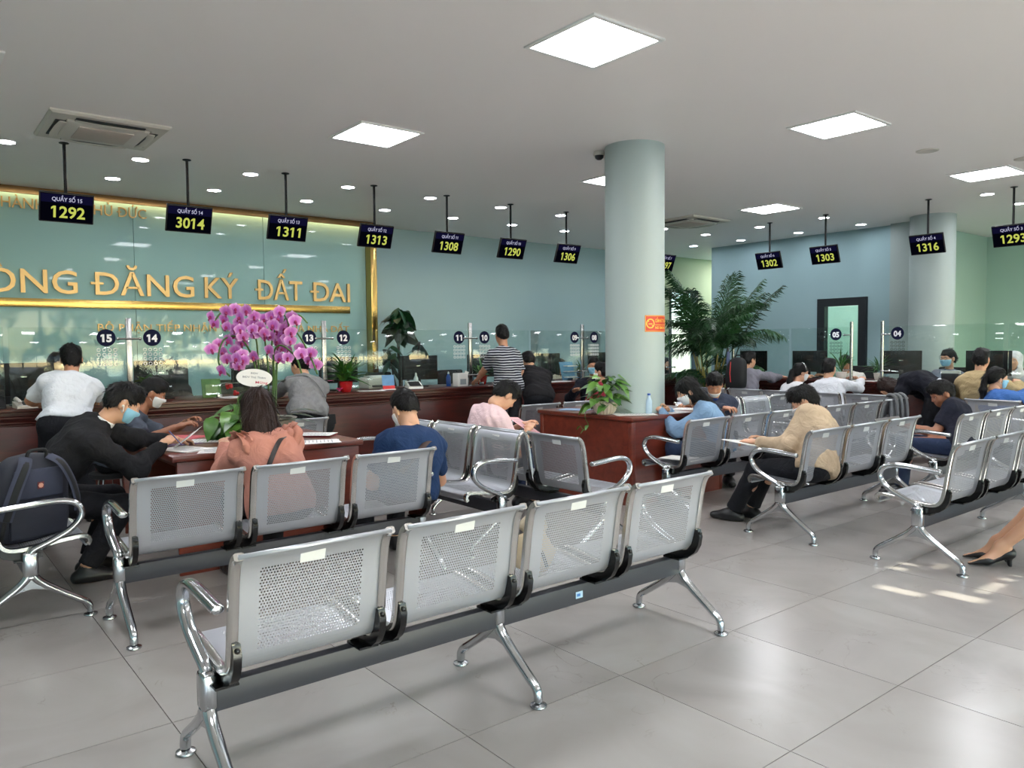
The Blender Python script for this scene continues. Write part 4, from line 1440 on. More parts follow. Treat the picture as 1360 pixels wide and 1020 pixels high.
# ------------------------------------------------------------------ bags and clothes on the benches
M['navycloth'] = mat('navy_nylon', (30, 33, 46), .7, var=.1, vscale=14, bump=.3, bscale=400)
M['navypad'] = mat('slate_mesh_pad', (52, 56, 74), .8, var=.08, vscale=10, bump=.4, bscale=600)
M['blackcloth'] = mat('black_nylon', (17, 18, 21), .75, var=.12, vscale=14, bump=.3, bscale=400)
# ------------------------------------------------------------------ people: signed-distance bodies turned into one surface
def V3(*a):
    return np.array(a, np.float64)
def unit(v):
    return v / max(1e-9, np.linalg.norm(v))

def cap(a, b, r1, r2=None, w=None, flat=1.0, k=.03, enda=False, endb=False):
    return dict(t='c', a=np.asarray(a, float), b=np.asarray(b, float), r1=r1, r2=r1 if r2 is None else r2, w=w, flat=flat, k=k, ea=enda, eb=endb)
def ell(c, r, Rm=None, k=.03):
    return dict(t='e', c=np.asarray(c, float), r=np.asarray(r, float), R=Rm, k=k)
def grow(p, d):
    q = dict(p)
    if q['t'] == 'c':
        q['r1'] += d
        q['r2'] += d
    else:
        q['r'] = q['r'] + d
    return q
def sub(p):
    q = dict(p)
    q['sub'] = True
    return q

def p_eval(p, X):
    if p['t'] == 'c':
        ba = p['b'] - p['a']
        L2 = max(1e-12, ba @ ba)
        pa = X - p['a']
        h0 = pa @ ba / L2
        h = np.clip(h0, 0, 1)
        d = pa - h[..., None] * ba
        if p['w'] is not None and p['flat'] != 1.0:
            c = d @ p['w']
            d = d + (c * (1 / p['flat'] - 1))[..., None] * p['w']
        r = np.sqrt((d * d).sum(-1)) - (p['r1'] + (p['r2'] - p['r1']) * h)
        L = math.sqrt(L2)
        if p['eb']:
            r = np.maximum(r, (h0 - 1) * L)
        if p['ea']:
            r = np.maximum(r, -h0 * L)
        return r
    d = X - p['c']
    if p['R'] is not None:
        d = d @ p['R']
    q = d / p['r']
    n = np.sqrt((q * q).sum(-1))
    return (n - 1) * p['r'].min() * (0.5 + 0.5 * min(1, p['r'].min() / p['r'].mean()) + 0.0)
def p_box(p):
    if p['t'] == 'c':
        r = max(p['r1'], p['r2'])
        return np.minimum(p['a'], p['b']) - r, np.maximum(p['a'], p['b']) + r
    r = p['r'].max() if p['R'] is not None else p['r']
    return p['c'] - r, p['c'] + r

def surface(prims, res, cuts=(), wob=0.0, seed=0, freq=22.0):
    los, his = zip(*[p_box(p) for p in prims if not p.get('sub')])
    lo = np.min(los, 0) - .035
    hi = np.max(his, 0) + .035
    n = np.ceil((hi - lo) / res).astype(int) + 2
    ax = [lo[i] + res * np.arange(n[i]) for i in range(3)]
    F = np.full(n, .12, np.float64)
    for p in prims:
        a, b = p_box(p)
        m = .05 + p['k']
        i0 = np.maximum(0, np.floor((a - m - lo) / res).astype(int))
        i1 = np.minimum(n, np.ceil((b + m - lo) / res).astype(int) + 1)
        if (i1 <= i0).any():
            continue
        sl = tuple(slice(i0[i], i1[i]) for i in range(3))
        X = np.stack(np.meshgrid(*[ax[i][sl[i]] for i in range(3)], indexing='ij'), -1)
        d = p_eval(p, X)
        f = F[sl]
        k = p['k']
        if p.get('sub'):
            d = -d
            h = np.maximum(k - np.abs(f - d), 0) / k
            F[sl] = np.maximum(f, d) + h * h * k * .25
        else:
            h = np.maximum(k - np.abs(f - d), 0) / k
            F[sl] = np.minimum(f, d) - h * h * k * .25
    if wob or cuts:
        X = np.stack(np.meshgrid(*ax, indexing='ij'), -1)
        if wob:
            r = np.random.RandomState(seed)
            for q in range(4):
                kv = r.normal(size=3)
                kv[2] *= .6
                kv = kv / np.linalg.norm(kv) * freq * (0.6 + .5 * q)
                ph = r.uniform(0, 6.28)
                F += wob / (1 + .5 * q) * (np.abs(np.sin(.5 * (X @ kv) + ph + 1.4 * np.sin(X @ (kv[[1, 2, 0]] * .4)))) * 2 - 1.3)
        for c in cuts:
            if callable(c):
                F = np.maximum(F, c(X))
            else:
                F = np.maximum(F, (X - np.asarray(c[0])) @ unit(np.asarray(c[1], float)))
    F[0], F[-1] = 1, 1
    F[:, 0], F[:, -1] = 1, 1
    F[:, :, 0], F[:, :, -1] = 1, 1
    return nets(F, lo, res)

_E = [(0, 1), (0, 2), (0, 4), (1, 3), (1, 5), (2, 3), (2, 6), (3, 7), (4, 5), (4, 6), (5, 7), (6, 7)]
_O = np.array([[(c >> 2) & 1, (c >> 1) & 1, c & 1] for c in range(8)])
def nets(F, lo, res):
    S = F < 0
    nx, ny, nz = F.shape
    cnt = np.zeros((nx - 1, ny - 1, nz - 1), np.int8)
    for o in _O:
        cnt += S[o[0]:nx - 1 + o[0], o[1]:ny - 1 + o[1], o[2]:nz - 1 + o[2]]
    I = np.argwhere((cnt > 0) & (cnt < 8))
    if not len(I):
        return np.zeros((0, 3)), []
    idx = np.full(cnt.shape, -1, np.int64)
    idx[tuple(I.T)] = np.arange(len(I))
    C = np.stack([F[tuple((I + o).T)] for o in _O], 1)
    pos = np.zeros((len(I), 3))
    w = np.zeros(len(I))
    for a, b in _E:
        va, vb = C[:, a], C[:, b]
        m = (va < 0) != (vb < 0)
        t = np.where(m, va / np.where(m, va - vb, 1), 0)
        pos += m[:, None] * (_O[a] + t[:, None] * (_O[b] - _O[a]))
        w += m
    V = lo + res * (I + pos / w[:, None])
    quads = []
    for d in range(3):
        e = [slice(None)] * 3
        e2 = [slice(None)] * 3
        e[d] = slice(0, -1)
        e2[d] = slice(1, None)
        A, B = S[tuple(e)], S[tuple(e2)]
        K = np.argwhere(A != B)
        u, v = (d + 1) % 3, (d + 2) % 3
        ok = (K[:, u] > 0) & (K[:, v] > 0) & (K[:, u] < F.shape[u] - 1) & (K[:, v] < F.shape[v] - 1)
        K = K[ok]
        du, dv = np.zeros(3, int), np.zeros(3, int)
        du[u] = 1
        dv[v] = 1
        q = np.stack([idx[tuple((K - du - dv).T)], idx[tuple((K - dv).T)], idx[tuple(K.T)], idx[tuple((K - du).T)]], 1)
        ins = A[tuple(K.T)]
        q[~ins] = q[~ins][:, ::-1]
        quads.append(q)
    return V, np.concatenate(quads).tolist()

def join(*parts):
    vs, fs, o = [], [], 0
    for V, Q in parts:
        vs.append(np.asarray(V).reshape(-1, 3))
        fs += [[i + o for i in f] for f in Q]
        o += len(V)
    return np.concatenate(vs), fs

def mesh_obj(name, VQ, m, parent):
    V, Q = VQ
    me = bpy.data.meshes.new(name)
    me.from_pydata(V.tolist(), [], Q)
    me.materials.append(m)
    me.polygons.foreach_set('use_smooth', [True] * len(Q))
    me.update()
    return put(name, me, parent)

SKIN = [mat('skin_light', (206, 158, 128), .5, var=.05, vscale=10, sss=.12), mat('skin_tan', (184, 132, 102), .5, var=.05, vscale=10, sss=.12), mat('skin_warm', (160, 108, 82), .5, var=.05, vscale=10, sss=.12)]
HAIRM = {'black': mat('black_hair', (11, 10, 11), .5, var=.35, vscale=5, bump=.6, bscale=60, stretch=(6, 6, 1), spec=.25),
         'brown': mat('dark_brown_hair', (44, 27, 22), .45, spec=.3, var=.35, vscale=5, bump=.9, bscale=60, stretch=(6, 6, 1))}
MASKB = mat('blue_surgical_mask', (142, 196, 222), .7, var=.03, vscale=20)
MASKW = mat('white_mask', (226, 228, 228), .7, var=.03, vscale=20)
EYEW = mat('eye_white', (222, 216, 210), .25)
EYEB = mat('eye_iris', (22, 16, 14), .15)
def cloth(name, c, rough=.85, var=.07):
    if 'cloth_' + name in _mats:
        return _mats['cloth_' + name]
    m = mat('cloth_' + name, c, rough, var=var, vscale=7, bump=.35, bscale=420, spec=.25)
    nt = m.node_tree
    tc = nt.nodes.new('ShaderNodeTexCoord')
    nz = nt.nodes.new('ShaderNodeTexNoise')
    nz.inputs['Scale'].default_value = 11
    nz.inputs['Detail'].default_value = 2.5
    nz.inputs['Distortion'].default_value = 1.8
    nt.links.new(tc.outputs['Object'], nz.inputs['Vector'])
    bp = nt.nodes.new('ShaderNodeBump')
    bp.inputs['Strength'].default_value = .38
    bp.inputs['Distance'].default_value = .03
    nt.links.new(nz.outputs['Fac'], bp.inputs['Height'])
    old = [n for n in nt.nodes if n.type == 'BUMP' and n is not bp][0]
    nt.links.new(bp.outputs[0], old.inputs['Normal'])
    return m
def striped():
    m = mat('cloth_striped_navy', (20, 22, 34), .85)
    nt = m.node_tree
    b = nt.nodes['Principled BSDF']
    tc = nt.nodes.new('ShaderNodeTexCoord')
    sp = nt.nodes.new('ShaderNodeSeparateXYZ')
    nt.links.new(tc.outputs['Object'], sp.inputs[0])
    ml = nt.nodes.new('ShaderNodeMath')
    ml.operation = 'MULTIPLY_ADD'
    ml.inputs[1].default_value = 33.0
    nt.links.new(sp.outputs['Z'], ml.inputs[0])
    nz = nt.nodes.new('ShaderNodeTexNoise')
    nz.inputs['Scale'].default_value = 5
    nt.links.new(tc.outputs['Object'], nz.inputs['Vector'])
    nt.links.new(nz.outputs['Fac'], ml.inputs[2])
    fr = nt.nodes.new('ShaderNodeMath')
    fr.operation = 'FRACT'
    nt.links.new(ml.outputs[0], fr.inputs[0])
    gt = nt.nodes.new('ShaderNodeMath')
    gt.operation = 'GREATER_THAN'
    gt.inputs[1].default_value = .70
    nt.links.new(fr.outputs[0], gt.inputs[0])
    mx = nt.nodes.new('ShaderNodeMix')
    mx.data_type = 'RGBA'
    mx.inputs['A'].default_value = lin((24, 27, 42))
    mx.inputs['B'].default_value = lin((196, 198, 206))
    nt.links.new(gt.outputs[0], mx.inputs['Factor'])
    nt.links.new(mx.outputs['Result'], b.inputs['Base Color'])
    return m

HEAD = [ell((0, -.012, .030), (.074, .092, .085)), ell((0, .022, -.035), (.060, .064, .078)), ell((0, .036, -.080), (.040, .046, .034)),
        cap((-.03, .072, .016), (.03, .072, .016), .013, k=.025), ell((.034, .054, -.03), (.026, .028, .03)), ell((-.034, .054, -.03), (.026, .028, .03)),
        cap((0, .078, .010), (0, .100, -.026), .0085, .012, k=.012), ell((.011, .090, -.030), (.009, .011, .008), k=.008), ell((-.011, .090, -.030), (.009, .011, .008), k=.008),
        cap((-.017, .080, -.056), (.017, .080, -.056), .007, k=.008), cap((-.014, .079, -.067), (.014, .079, -.067), .008, k=.008),
        ell((.076, -.008, -.012), (.010, .020, .032), k=.008), ell((-.076, -.008, -.012), (.010, .020, .032), k=.008),
        sub(ell((.030, .094, .002), (.016, .014, .011), k=.012)), sub(ell((-.030, .094, .002), (.016, .014, .011), k=.012))]
FACE = HEAD[:8]
def hair_prims(style):
    base = [ell((0, -.014, .034), (.083, .101, .094)), ell((0, -.045, -.015), (.074, .062, .070))]
    ear = lambda X: .035 * (1 - np.sqrt((((np.abs(X) * [1, 0, 0] + X * [0, 1, 1]) - np.array([.088, .004, -.022])) ** 2 / np.array([.034, .034, .050]) ** 2).sum(-1)))
    hl = lambda X: (-.016 + .70 * X[..., 1]) - X[..., 2]
    if style == 'short':
        top = base + [ell((0, .03, .085), (.06, .06, .045))]
        return top, [hl, ear]
    if style == 'crop':
        return [ell((0, -.014, .034), (.080, .098, .094)), ell((0, -.045, -.005), (.073, .060, .060)), ell((0, .02, .085), (.058, .06, .042))], [lambda X: (.006 + .62 * X[..., 1]) - X[..., 2], ear]
    cut = [lambda X: .012 - np.sqrt(((X - np.array([0, .112, -.055])) ** 2 / np.array([.062, .085, .105]) ** 2).sum(-1)) * .06 + .048]
    if style == 'bob':
        return [ell((0, -.016, .032), (.087, .104, .095)), ell((0, -.030, -.055), (.097, .092, .12)), cap((0, -.05, -.10), (0, -.055, -.18), .096, .100, V3(0, 1, 0), .75)], cut + [lambda X: -.185 - X[..., 2]]
    if style == 'long':
        return [ell((0, -.016, .032), (.085, .104, .094)), ell((0, -.040, -.05), (.084, .075, .11)), cap((0, -.08, -.08), (.02, -.17, -.34), .078, .055, V3(0, 1, 0), .6)], cut
    if style == 'pony':
        return base + [ell((0, -.105, -.0), (.028, .03, .03)), cap((0, -.12, -.01), (.01, -.135, -.14), .03, .036, k=.02), cap((.01, -.135, -.14), (.015, -.12, -.31), .036, .018, k=.02)], [lambda X: (-.022 + .62 * X[..., 1]) - X[..., 2] + np.where(X[..., 1] < -.085, -1, 0)]
    if style == 'bun':
        return base + [ell((0, -.118, -.005), (.042, .036, .045), k=.012)], [lambda X: (-.022 + .62 * X[..., 1]) - X[..., 2] + np.where(X[..., 1] < -.085, -1, 0)]
    if style == 'scarf':
        return [ell((0, -.016, .030), (.092, .108, .100)), ell((0, .0, -.06), (.088, .085, .11)), cap((0, -.03, -.11), (0, -.03, -.17), .09, .12)], cut + [lambda X: -.22 - X[..., 2]]

def tufts(V, Q, style, n, seed):
    """Locks of hair lying along the growth direction, joined to the hair mass."""
    r = np.random.RandomState(seed)
    V = np.asarray(V)
    F = np.array(Q)
    k = r.choice(len(F), min(n, len(F)), replace=False)
    a, b_, c, d = V[F[k, 0]], V[F[k, 1]], V[F[k, 2]], V[F[k, 3]]
    nm = np.cross(c - a, d - b_)
    nm /= np.maximum(1e-9, np.linalg.norm(nm, axis=1))[:, None]
    p = (a + b_ + c + d) / 4
    if style in ('short', 'crop'):
        fl = p - np.array([.01, -.045, .13])
        L = r.uniform(.016, .034, len(k)) * (1 if style == 'short' else .6)
        lift = r.uniform(.0, .26, len(k))
    elif style in ('bob', 'long'):
        fl = np.tile([0, -.06, -1.0], (len(k), 1)) + (p * [1, .6, 0]) * np.where(p[:, 2:] > .06, 6, 0)
        L = r.uniform(.05, .10, len(k))
        lift = r.uniform(-.02, .09, len(k))
    else:
        fl = np.where(p[:, 1:2] > -.1, np.array([0, -.12, .0]) - p, np.array([0, .02, -1.0]))
        L = r.uniform(.03, .06, len(k))
        lift = r.uniform(-.02, .06, len(k))
    fl = fl - nm * (fl * nm).sum(1)[:, None]
    fl /= np.maximum(1e-9, np.linalg.norm(fl, axis=1))[:, None]
    fl = fl + r.normal(0, .16, fl.shape)
    sd = np.cross(nm, fl)
    w = r.uniform(.0022, .0048, len(k))[:, None]
    vs, fs = [], []
    base = p - nm * .002
    mid = p + fl * (L * .5)[:, None] + nm * (lift * L * .8 + .0015)[:, None]
    tip = p + fl * L[:, None] + nm * (lift * L * .8)[:, None]
    allv = np.stack([base - sd * w, base + sd * w, mid + sd * w * .8, mid - sd * w * .8, tip], 1).reshape(-1, 3)
    for i in range(len(k)):
        o = i * 5
        fs += [[o, o + 1, o + 2, o + 3], [o + 3, o + 2, o + 4]]
    return allv, fs

def hand(side, curl):
    """Hand frame: +Y along the fingers, +Z back of the hand; side +1 = right hand (thumb on -X)."""
    z = V3(0, 0, 1)
    P = [cap((0, -.05, 0), (0, .012, 0), .025, .029, z, .78, k=.02), cap((-.014, .02, 0), (-.016, .075, 0), .024, .022, z, .5, k=.02), cap((.014, .02, 0), (.016, .075, 0), .024, .022, z, .5, k=.02)]
    for x, L, y0 in ((-.031, .068, .078), (-.0105, .078, .084), (.0105, .073, .082), (.031, .058, .074)):
        p = V3(x * 1.0, y0 - .008, 0)
        a = -curl * .35
        r = .0092
        for j, f in enumerate((.48, .30, .24)):
            q = p + L * f * V3(x * .12 / .03 * .3, math.cos(a), math.sin(a))
            P.append(cap(p, q, r, r * .92, k=.004))
            p, r = q, r * .90
            a -= curl * .75
    P += [cap((-.022, .012, -.006), (-.048, .040, -.014), .014, .0115, k=.014), cap((-.048, .040, -.014), (-.050 + .012 * curl, .070, -.020 - .012 * curl), .0105, .0085, k=.004)]
    if side < 0:
        for p in P:
            for key in ('a', 'b'):
                p[key] = p[key] * V3(-1, 1, 1)
    return surface(P, .0046)
_hands = {}
def get_hand(side, curl):
    if (side, curl) not in _hands:
        _hands[(side, curl)] = hand(side, curl)
    return _hands[(side, curl)]

def ik(a, c, l1, l2, pole):
    d = c - a
    L = np.linalg.norm(d)
    mx = (l1 + l2) * .995
    if L > mx:
        c = a + d / L * mx
        L = mx
        d = c - a
    u = d / L
    x = (l1 * l1 - l2 * l2 + L * L) / (2 * L)
    h = math.sqrt(max(0, l1 * l1 - x * x))
    p = pole - u * (pole @ u)
    return a + u * x + unit(p) * h, c

def basis(y, up):
    y = unit(y)
    x = unit(np.cross(y, up))
    return np.stack([x, y, np.cross(x, y)], 1)

def person(label, yaw, pelvis, head, hands=(None, None), feet=None, pose='sit', hyaw=None, pitch=0., roll=0., skin=0, hair=('short', 'black'), top=None, sleeve='long',
           bottom=(24, 25, 30), bname='charcoal', shoes=(20, 20, 22), mask=None, fem=False, res=.014, eyes=False, extra=None, curl=.8, tucked=False, hood=False, collar=True,
           topgrow=.019, knees=None, skirt=False, lower=True, poles=None, arch=None, pumps=False):
    """pelvis, head, hands and feet are places in the room; yaw is the facing direction in degrees."""
    t = thing('person', label, 'person', (pelvis[0], pelvis[1], 0), R_(yaw - 90))
    ca, sa = math.cos(R_(yaw - 90)), math.sin(R_(yaw - 90))
    def loc(p):
        dx, dy = p[0] - pelvis[0], p[1] - pelvis[1]
        return V3(dx * ca + dy * sa, -dx * sa + dy * ca, p[2])
    X, Y, Z = V3(1, 0, 0), V3(0, 1, 0), V3(0, 0, 1)
    P = V3(0, 0, pelvis[2])
    Hc = loc(head)
    hy = R_((yaw if hyaw is None else hyaw) - yaw)
    hp = R_(pitch)
    fwd = V3(-math.sin(hy) * math.cos(hp), math.cos(hy) * math.cos(hp), -math.sin(hp))
    rt = V3(math.cos(hy), math.sin(hy), 0)
    upv = np.cross(rt, fwd)
    if roll:
        c_, s_ = math.cos(R_(roll)), math.sin(R_(roll))
        rt, upv = rt * c_ + upv * s_, upv * c_ - rt * s_
    HB = np.stack([rt, fwd, upv], 1)
    sp0 = unit(Hc - P)
    N = Hc - upv * .118 - fwd * .03 - sp0 * .075
    sl = np.linalg.norm(N - P)
    if not .34 < sl < .62:
        print('SPINE %.2f %s' % (sl, label))
    sp = unit(N - P)
    tw = .155 if fem else .175
    Lx = unit(X - sp * (X @ sp))
    Bk = unit(np.cross(Lx, sp))                # forward normal of the chest
    Bk = Bk if Bk @ Y > 0 else -Bk
    bulge = (-.035 if pose == 'sit' else -.02) if arch is None else arch
    C = P + (N - P) * .55 + Bk * bulge
    C2 = P + (N - P) * .80 + Bk * bulge * .8
    g = .92 if fem else 1.0
    torso = [cap(P - X * .075, P + X * .075, .112, w=Y, flat=.95, k=.05),
             cap(P + X * .05, C + Lx * .06, .105 * g, .10 * g, Bk, .92, .05), cap(P - X * .05, C - Lx * .06, .105 * g, .10 * g, Bk, .92, .05),
             cap(C + Lx * .06, C2 + Lx * .085, .10 * g, .088 * g, Bk, .95, .05), cap(C - Lx * .06, C2 - Lx * .085, .10 * g, .088 * g, Bk, .95, .05),
             cap(C2 - Lx * .05, C2 + Lx * .05, .10 * g, k=.05, w=Bk, flat=.9)]
    sh = {}
    arms, sleeves = [], []
    handgeo = []
    for s, hd, nm in ((-1, hands[0], 'l'), (1, hands[1], 'r')):
        S = N - sp * .065 + Lx * s * tw + Bk * .0
        torso.append(cap(N - sp * .012, S, .042, .054, k=.045))
        if hd is None:
            Wt = P + V3(s * .13, .26, .12) if pose == 'sit' else S + V3(s * .06, .05, -.50)
        else:
            Wt = loc(hd)
        pole = V3(s * .55, -.45, -.75)
        if poles and poles[0 if s < 0 else 1] is not None:
            pole = np.array(poles[0 if s < 0 else 1], float)
        # wrist lies behind the hand target
        dirn = unit(Wt - S)
        E, W = ik(S, Wt - unit(V3(dirn[0], dirn[1], dirn[2] * .4)) * .06, .285, .25, pole)
        ar = .9 if fem else 1.0
        arms += [cap(S, E, .050 * ar, .041 * ar, k=.03), cap(E, E + (W - E) * .35, .041 * ar, .041 * ar, k=.02), cap(E + (W - E) * .35, W, .041 * ar, .027 * ar, k=.02)]
        if sleeve == 'short':
            e2 = S + (E - S) * .72
            sleeves += [cap(S, e2, .054 * ar + .012, .052 * ar + .016, k=.03, endb=True)]
        else:
            fw = W + unit(W - E) * .005
            sleeves += [cap(S, E, .050 * ar + topgrow, .045 * ar + topgrow, k=.03), ell(E, (.056 * ar + topgrow * .8,) * 3, k=.03), cap(E, fw, .045 * ar + topgrow, .029 * ar + topgrow * .75, k=.03, endb=True)]
        hdn = unit(W - E)
        if hd is not None and pose != 'hang':
            hdn = unit(hdn + .5 * unit(V3(hdn[0], hdn[1], 0)))
        upn = V3(s * .15, 0, 1) if abs(hdn[2]) < .8 else V3(s, .3, 0)
        B = basis(hdn, upn)
        Vh, Qh = get_hand(s, curl)
        handgeo.append((Vh @ B.T + (W + hdn * .03), Qh))
        sh[s] = (S, E, W)
    legs, pants, shoe = [], [], []
    for i, s in ((0, -1), (1, 1)):
        Hp = P + X * s * .088 - Z * .02
        if feet is not None and feet[i] is not None:
            A = loc(feet[i])
        elif pose == 'sit':
            A = V3(s * .11, .44, .085)
        else:
            A = V3(s * .10, .02, .085)
        kp = V3(s * .12, 1, .25) if knees is None else np.array(knees[i], float)
        K, A = ik(Hp, A, .42, .41, kp)
        lg = .93 if fem else 1.0
        legs += [cap(Hp, K, .082 * lg, .056 * lg, k=.04), cap(K, K + (A - K) * .35 - Y * .012, .055 * lg, .054 * lg, k=.03), cap(K + (A - K) * .35 - Y * .012, A, .054 * lg, .036 * lg, k=.03)]
        fd = unit(V3((K - A)[0] * .3 + s * .15, 1, 0)) if True else Y
        toe = A + fd * .155 - Z * (A[2] - .032)
        heel = A - fd * .045 - Z * (A[2] - .036)
        fp = [cap(A, A - Z * (A[2] - .05), .036, .04, k=.03), cap(heel, A + fd * .06 - Z * (A[2] - .045), .036, .040, k=.03), cap(A + fd * .05 - Z * (A[2] - .045), toe, .042, .030, w=Z, flat=.8, k=.03)]
        heelblock = None
        if pumps:
            hz = A[2] - .05
            h0, ball, tip = A - fd * .04 - Z * (A[2] - hz - .01), A + fd * .085 - Z * (A[2] - .036), A + fd * .185 - Z * (A[2] - .018)
            fp = [cap(A, h0, .034, .032, k=.03), cap(h0, ball, .030, .028, w=Z, flat=.9, k=.03), cap(A, ball, .033, .024, k=.03), cap(ball, tip, .031, .011, w=Z, flat=.7, k=.02)]
            heelblock = cap(h0 - Z * .01, h0 - fd * .012 - Z * (h0[2] - .003), .020, .013, k=.008)
            legs += fp
            nrm = unit(np.cross(np.cross(Z, fd), fd) * 0 + Z + fd * .42)
            shoe.append(([grow(p, .005) for p in (fp[0], fp[1], fp[3])] + [heelblock], [(h0 + Z * .028, nrm), (V3(0, 0, .002), -Z)]))
        else:
            legs += fp
            shoe.append(([grow(p, .008) for p in fp], [(V3(0, 0, .004), -Z)]))
        if skirt:
            pants += [cap(Hp, Hp + (K - Hp) * .93, .098, .085, k=.10)]
        else:
            cuff = K + (A - K) * .95
            pants += [cap(Hp, K, .096, .072, k=.04), cap(K, cuff, .072, .060, k=.03, endb=True)]
    neck = [cap(Hc - upv * .05 - fwd * .02, N - sp * .03, .054 if not fem else .048, .058 if not fem else .052, k=.04)]
    # skin body with head and hands
    body = surface(torso + arms + neck + legs, res)
    hv, hq = surface(HEAD + [cap((0, -.018, -.05), (0, -.03, -.12), .052 if not fem else .046, k=.03)], .0062 if res < .013 else .0085)
    bd = mesh_obj('body', join(body, (hv @ HB.T + Hc, hq), *handgeo), SKIN[skin], t)
    hr = .0065 if res < .013 else .009
    if hair:
        pr, cuts = hair_prims(hair[0])
        v, q = surface(pr, hr, cuts, .003, len(label) * 3 % 97, 60)
        if hair[0] != 'scarf':
            v, q = join((v, q), tufts(v, q, hair[0], 1100 if res < .013 else 420, len(label)))
        mesh_obj('headscarf' if hair[0] == 'scarf' else 'hair', (v @ HB.T + Hc, q), HAIRM[hair[1]] if hair[1] in HAIRM else cloth('scarf_' + hair[1], (214, 214, 218)), t)
    if mask:
        fp = [grow(p, .0065) for p in FACE]
        lowm = mask.endswith('low')
        dz = -.045 if lowm else 0
        v, q = surface(fp, .006, [lambda X_: X_[..., 2] + .014 - dz - .10 * np.abs(X_[..., 0]) * 0, lambda X_: -.104 + dz * .3 - X_[..., 2], lambda X_: .028 + .35 * np.maximum(0, -.06 - X_[..., 2]) - X_[..., 1]])
        lp = MB()
        for s in (-1, 1):
            lp.tube([(s * .052, .042, -.028 + dz), (s * .068, .018, -.012 + dz * .5), (s * .082, -.010, .016), (s * .080, -.022, -.004), (s * .072, -.004, -.04 + dz * .5), (s * .052, .036, -.07 + dz * .4)], .0016, 5)
        lv = np.array(lp.v)
        mesh_obj('face_mask', join((v @ HB.T + Hc, q), (lv @ HB.T + Hc, [list(f) for f in lp.f])), MASKB if mask.startswith('blue') else MASKW, t)
    if eyes:
        for s in (-1, 1):
            e = MB()
            e.sphere((s * .030, .0765, .002), .0105, 12, (1, .8, .62))
            e.m = 1
            e.sphere((s * .030, .0825, .0015), .0050, 10, (1, .7, 1.1))
            e.v = [tuple(HB @ np.array(p) + Hc) for p in e.v]
            e.build('eye', [EYEW, EYEB], t)
            e = MB()
            e.tube([(s * .016, .0855, .019), (s * .030, .0845, .0225), (s * .044, .076, .019)], [.003, .0035, .002], 6)
            e.v = [tuple(HB @ np.array(p) + Hc) for p in e.v]
            e.build('eyebrow', HAIRM['black'], t)
    # clothes
    tm = top if not isinstance(top, tuple) else cloth(top[0], top[1])
    tp = [grow(p, topgrow) for p in torso] + sleeves
    if collar:
        tp += [cap(N - sp * .03, N + (unit(Hc - N)) * .052 - Bk * .004, .066 if not fem else .058, .061 if not fem else .053, k=.012, endb=True)]
    if hood:
        tp += [cap(N - Bk * .055 - Lx * .06 - sp * .01, N - Bk * .055 + Lx * .06 - sp * .01, .042, k=.03), cap(N - Bk * .05 - sp * .02, N - Bk * .075 - sp * .14, .055, .03, k=.04, w=Bk, flat=.6)]
    cuts = []
    hem = P + sp * (.03 if tucked else -.075)
    hn = -unit(sp + Z * .6)
    cuts.append(lambda X_: np.where(((X_ - P) ** 2).sum(-1) < .30 ** 2, (X_ - hem) @ hn, -1))
    if not collar:
        cuts.append(lambda X_: np.where(((X_ - N) ** 2).sum(-1) < .14 ** 2, (X_ - N - sp * .01) @ sp, -1))
    to = mesh_obj('top', surface(tp, res, cuts, .0062, len(label) * 7 % 89, 36), tm, t)
    bm_ = cloth(bname, bottom)
    pp = [grow(p, .004 if not tucked else .013) for p in torso[:3]] + pants
    mesh_obj('skirt' if skirt else 'trousers', surface(pp, res, [(P + Z * (.105 if tucked else .05), Z)], .003, len(label) * 5 % 83, 24), bm_, t)
    if lower:
        sm = mat('shoe_%d_%d_%d' % shoes, shoes, .4)
        for k in range(2):
            mesh_obj('shoe', surface(shoe[k][0], .007 if pumps else (.010 if res < .013 else .014), shoe[k][1]), sm, t)
    if extra:
        extra(t, dict(P=P, N=N, C=C, C2=C2, sp=sp, Lx=Lx, Bk=Bk, sh=sh, Hc=Hc, HB=HB, loc=loc))
    return t

def strap_extra(width=.02, m=None, left=True, bag=False):
    def f(t, g):
        s = 1 if left else -1
        N, P, Lx, Bk, sp = g['N'], g['P'], g['Lx'], g['Bk'], g['sp']
        a = N - sp * .035 - Lx * s * .09
        pts = [a + Bk * .10, a + Bk * .02 + sp * .045, a - Bk * .095, g['C2'] - Bk * .128 - Lx * s * .02, g['C'] - Bk * .132 + Lx * s * .06, P - Bk * .125 + Lx * s * .14 + sp * .08]
        MB().tube(catmull(pts, 5), width, 8, flat=.22, up=tuple(Lx)).build('shoulder_strap', m or M['blackcloth'], t)
    return f

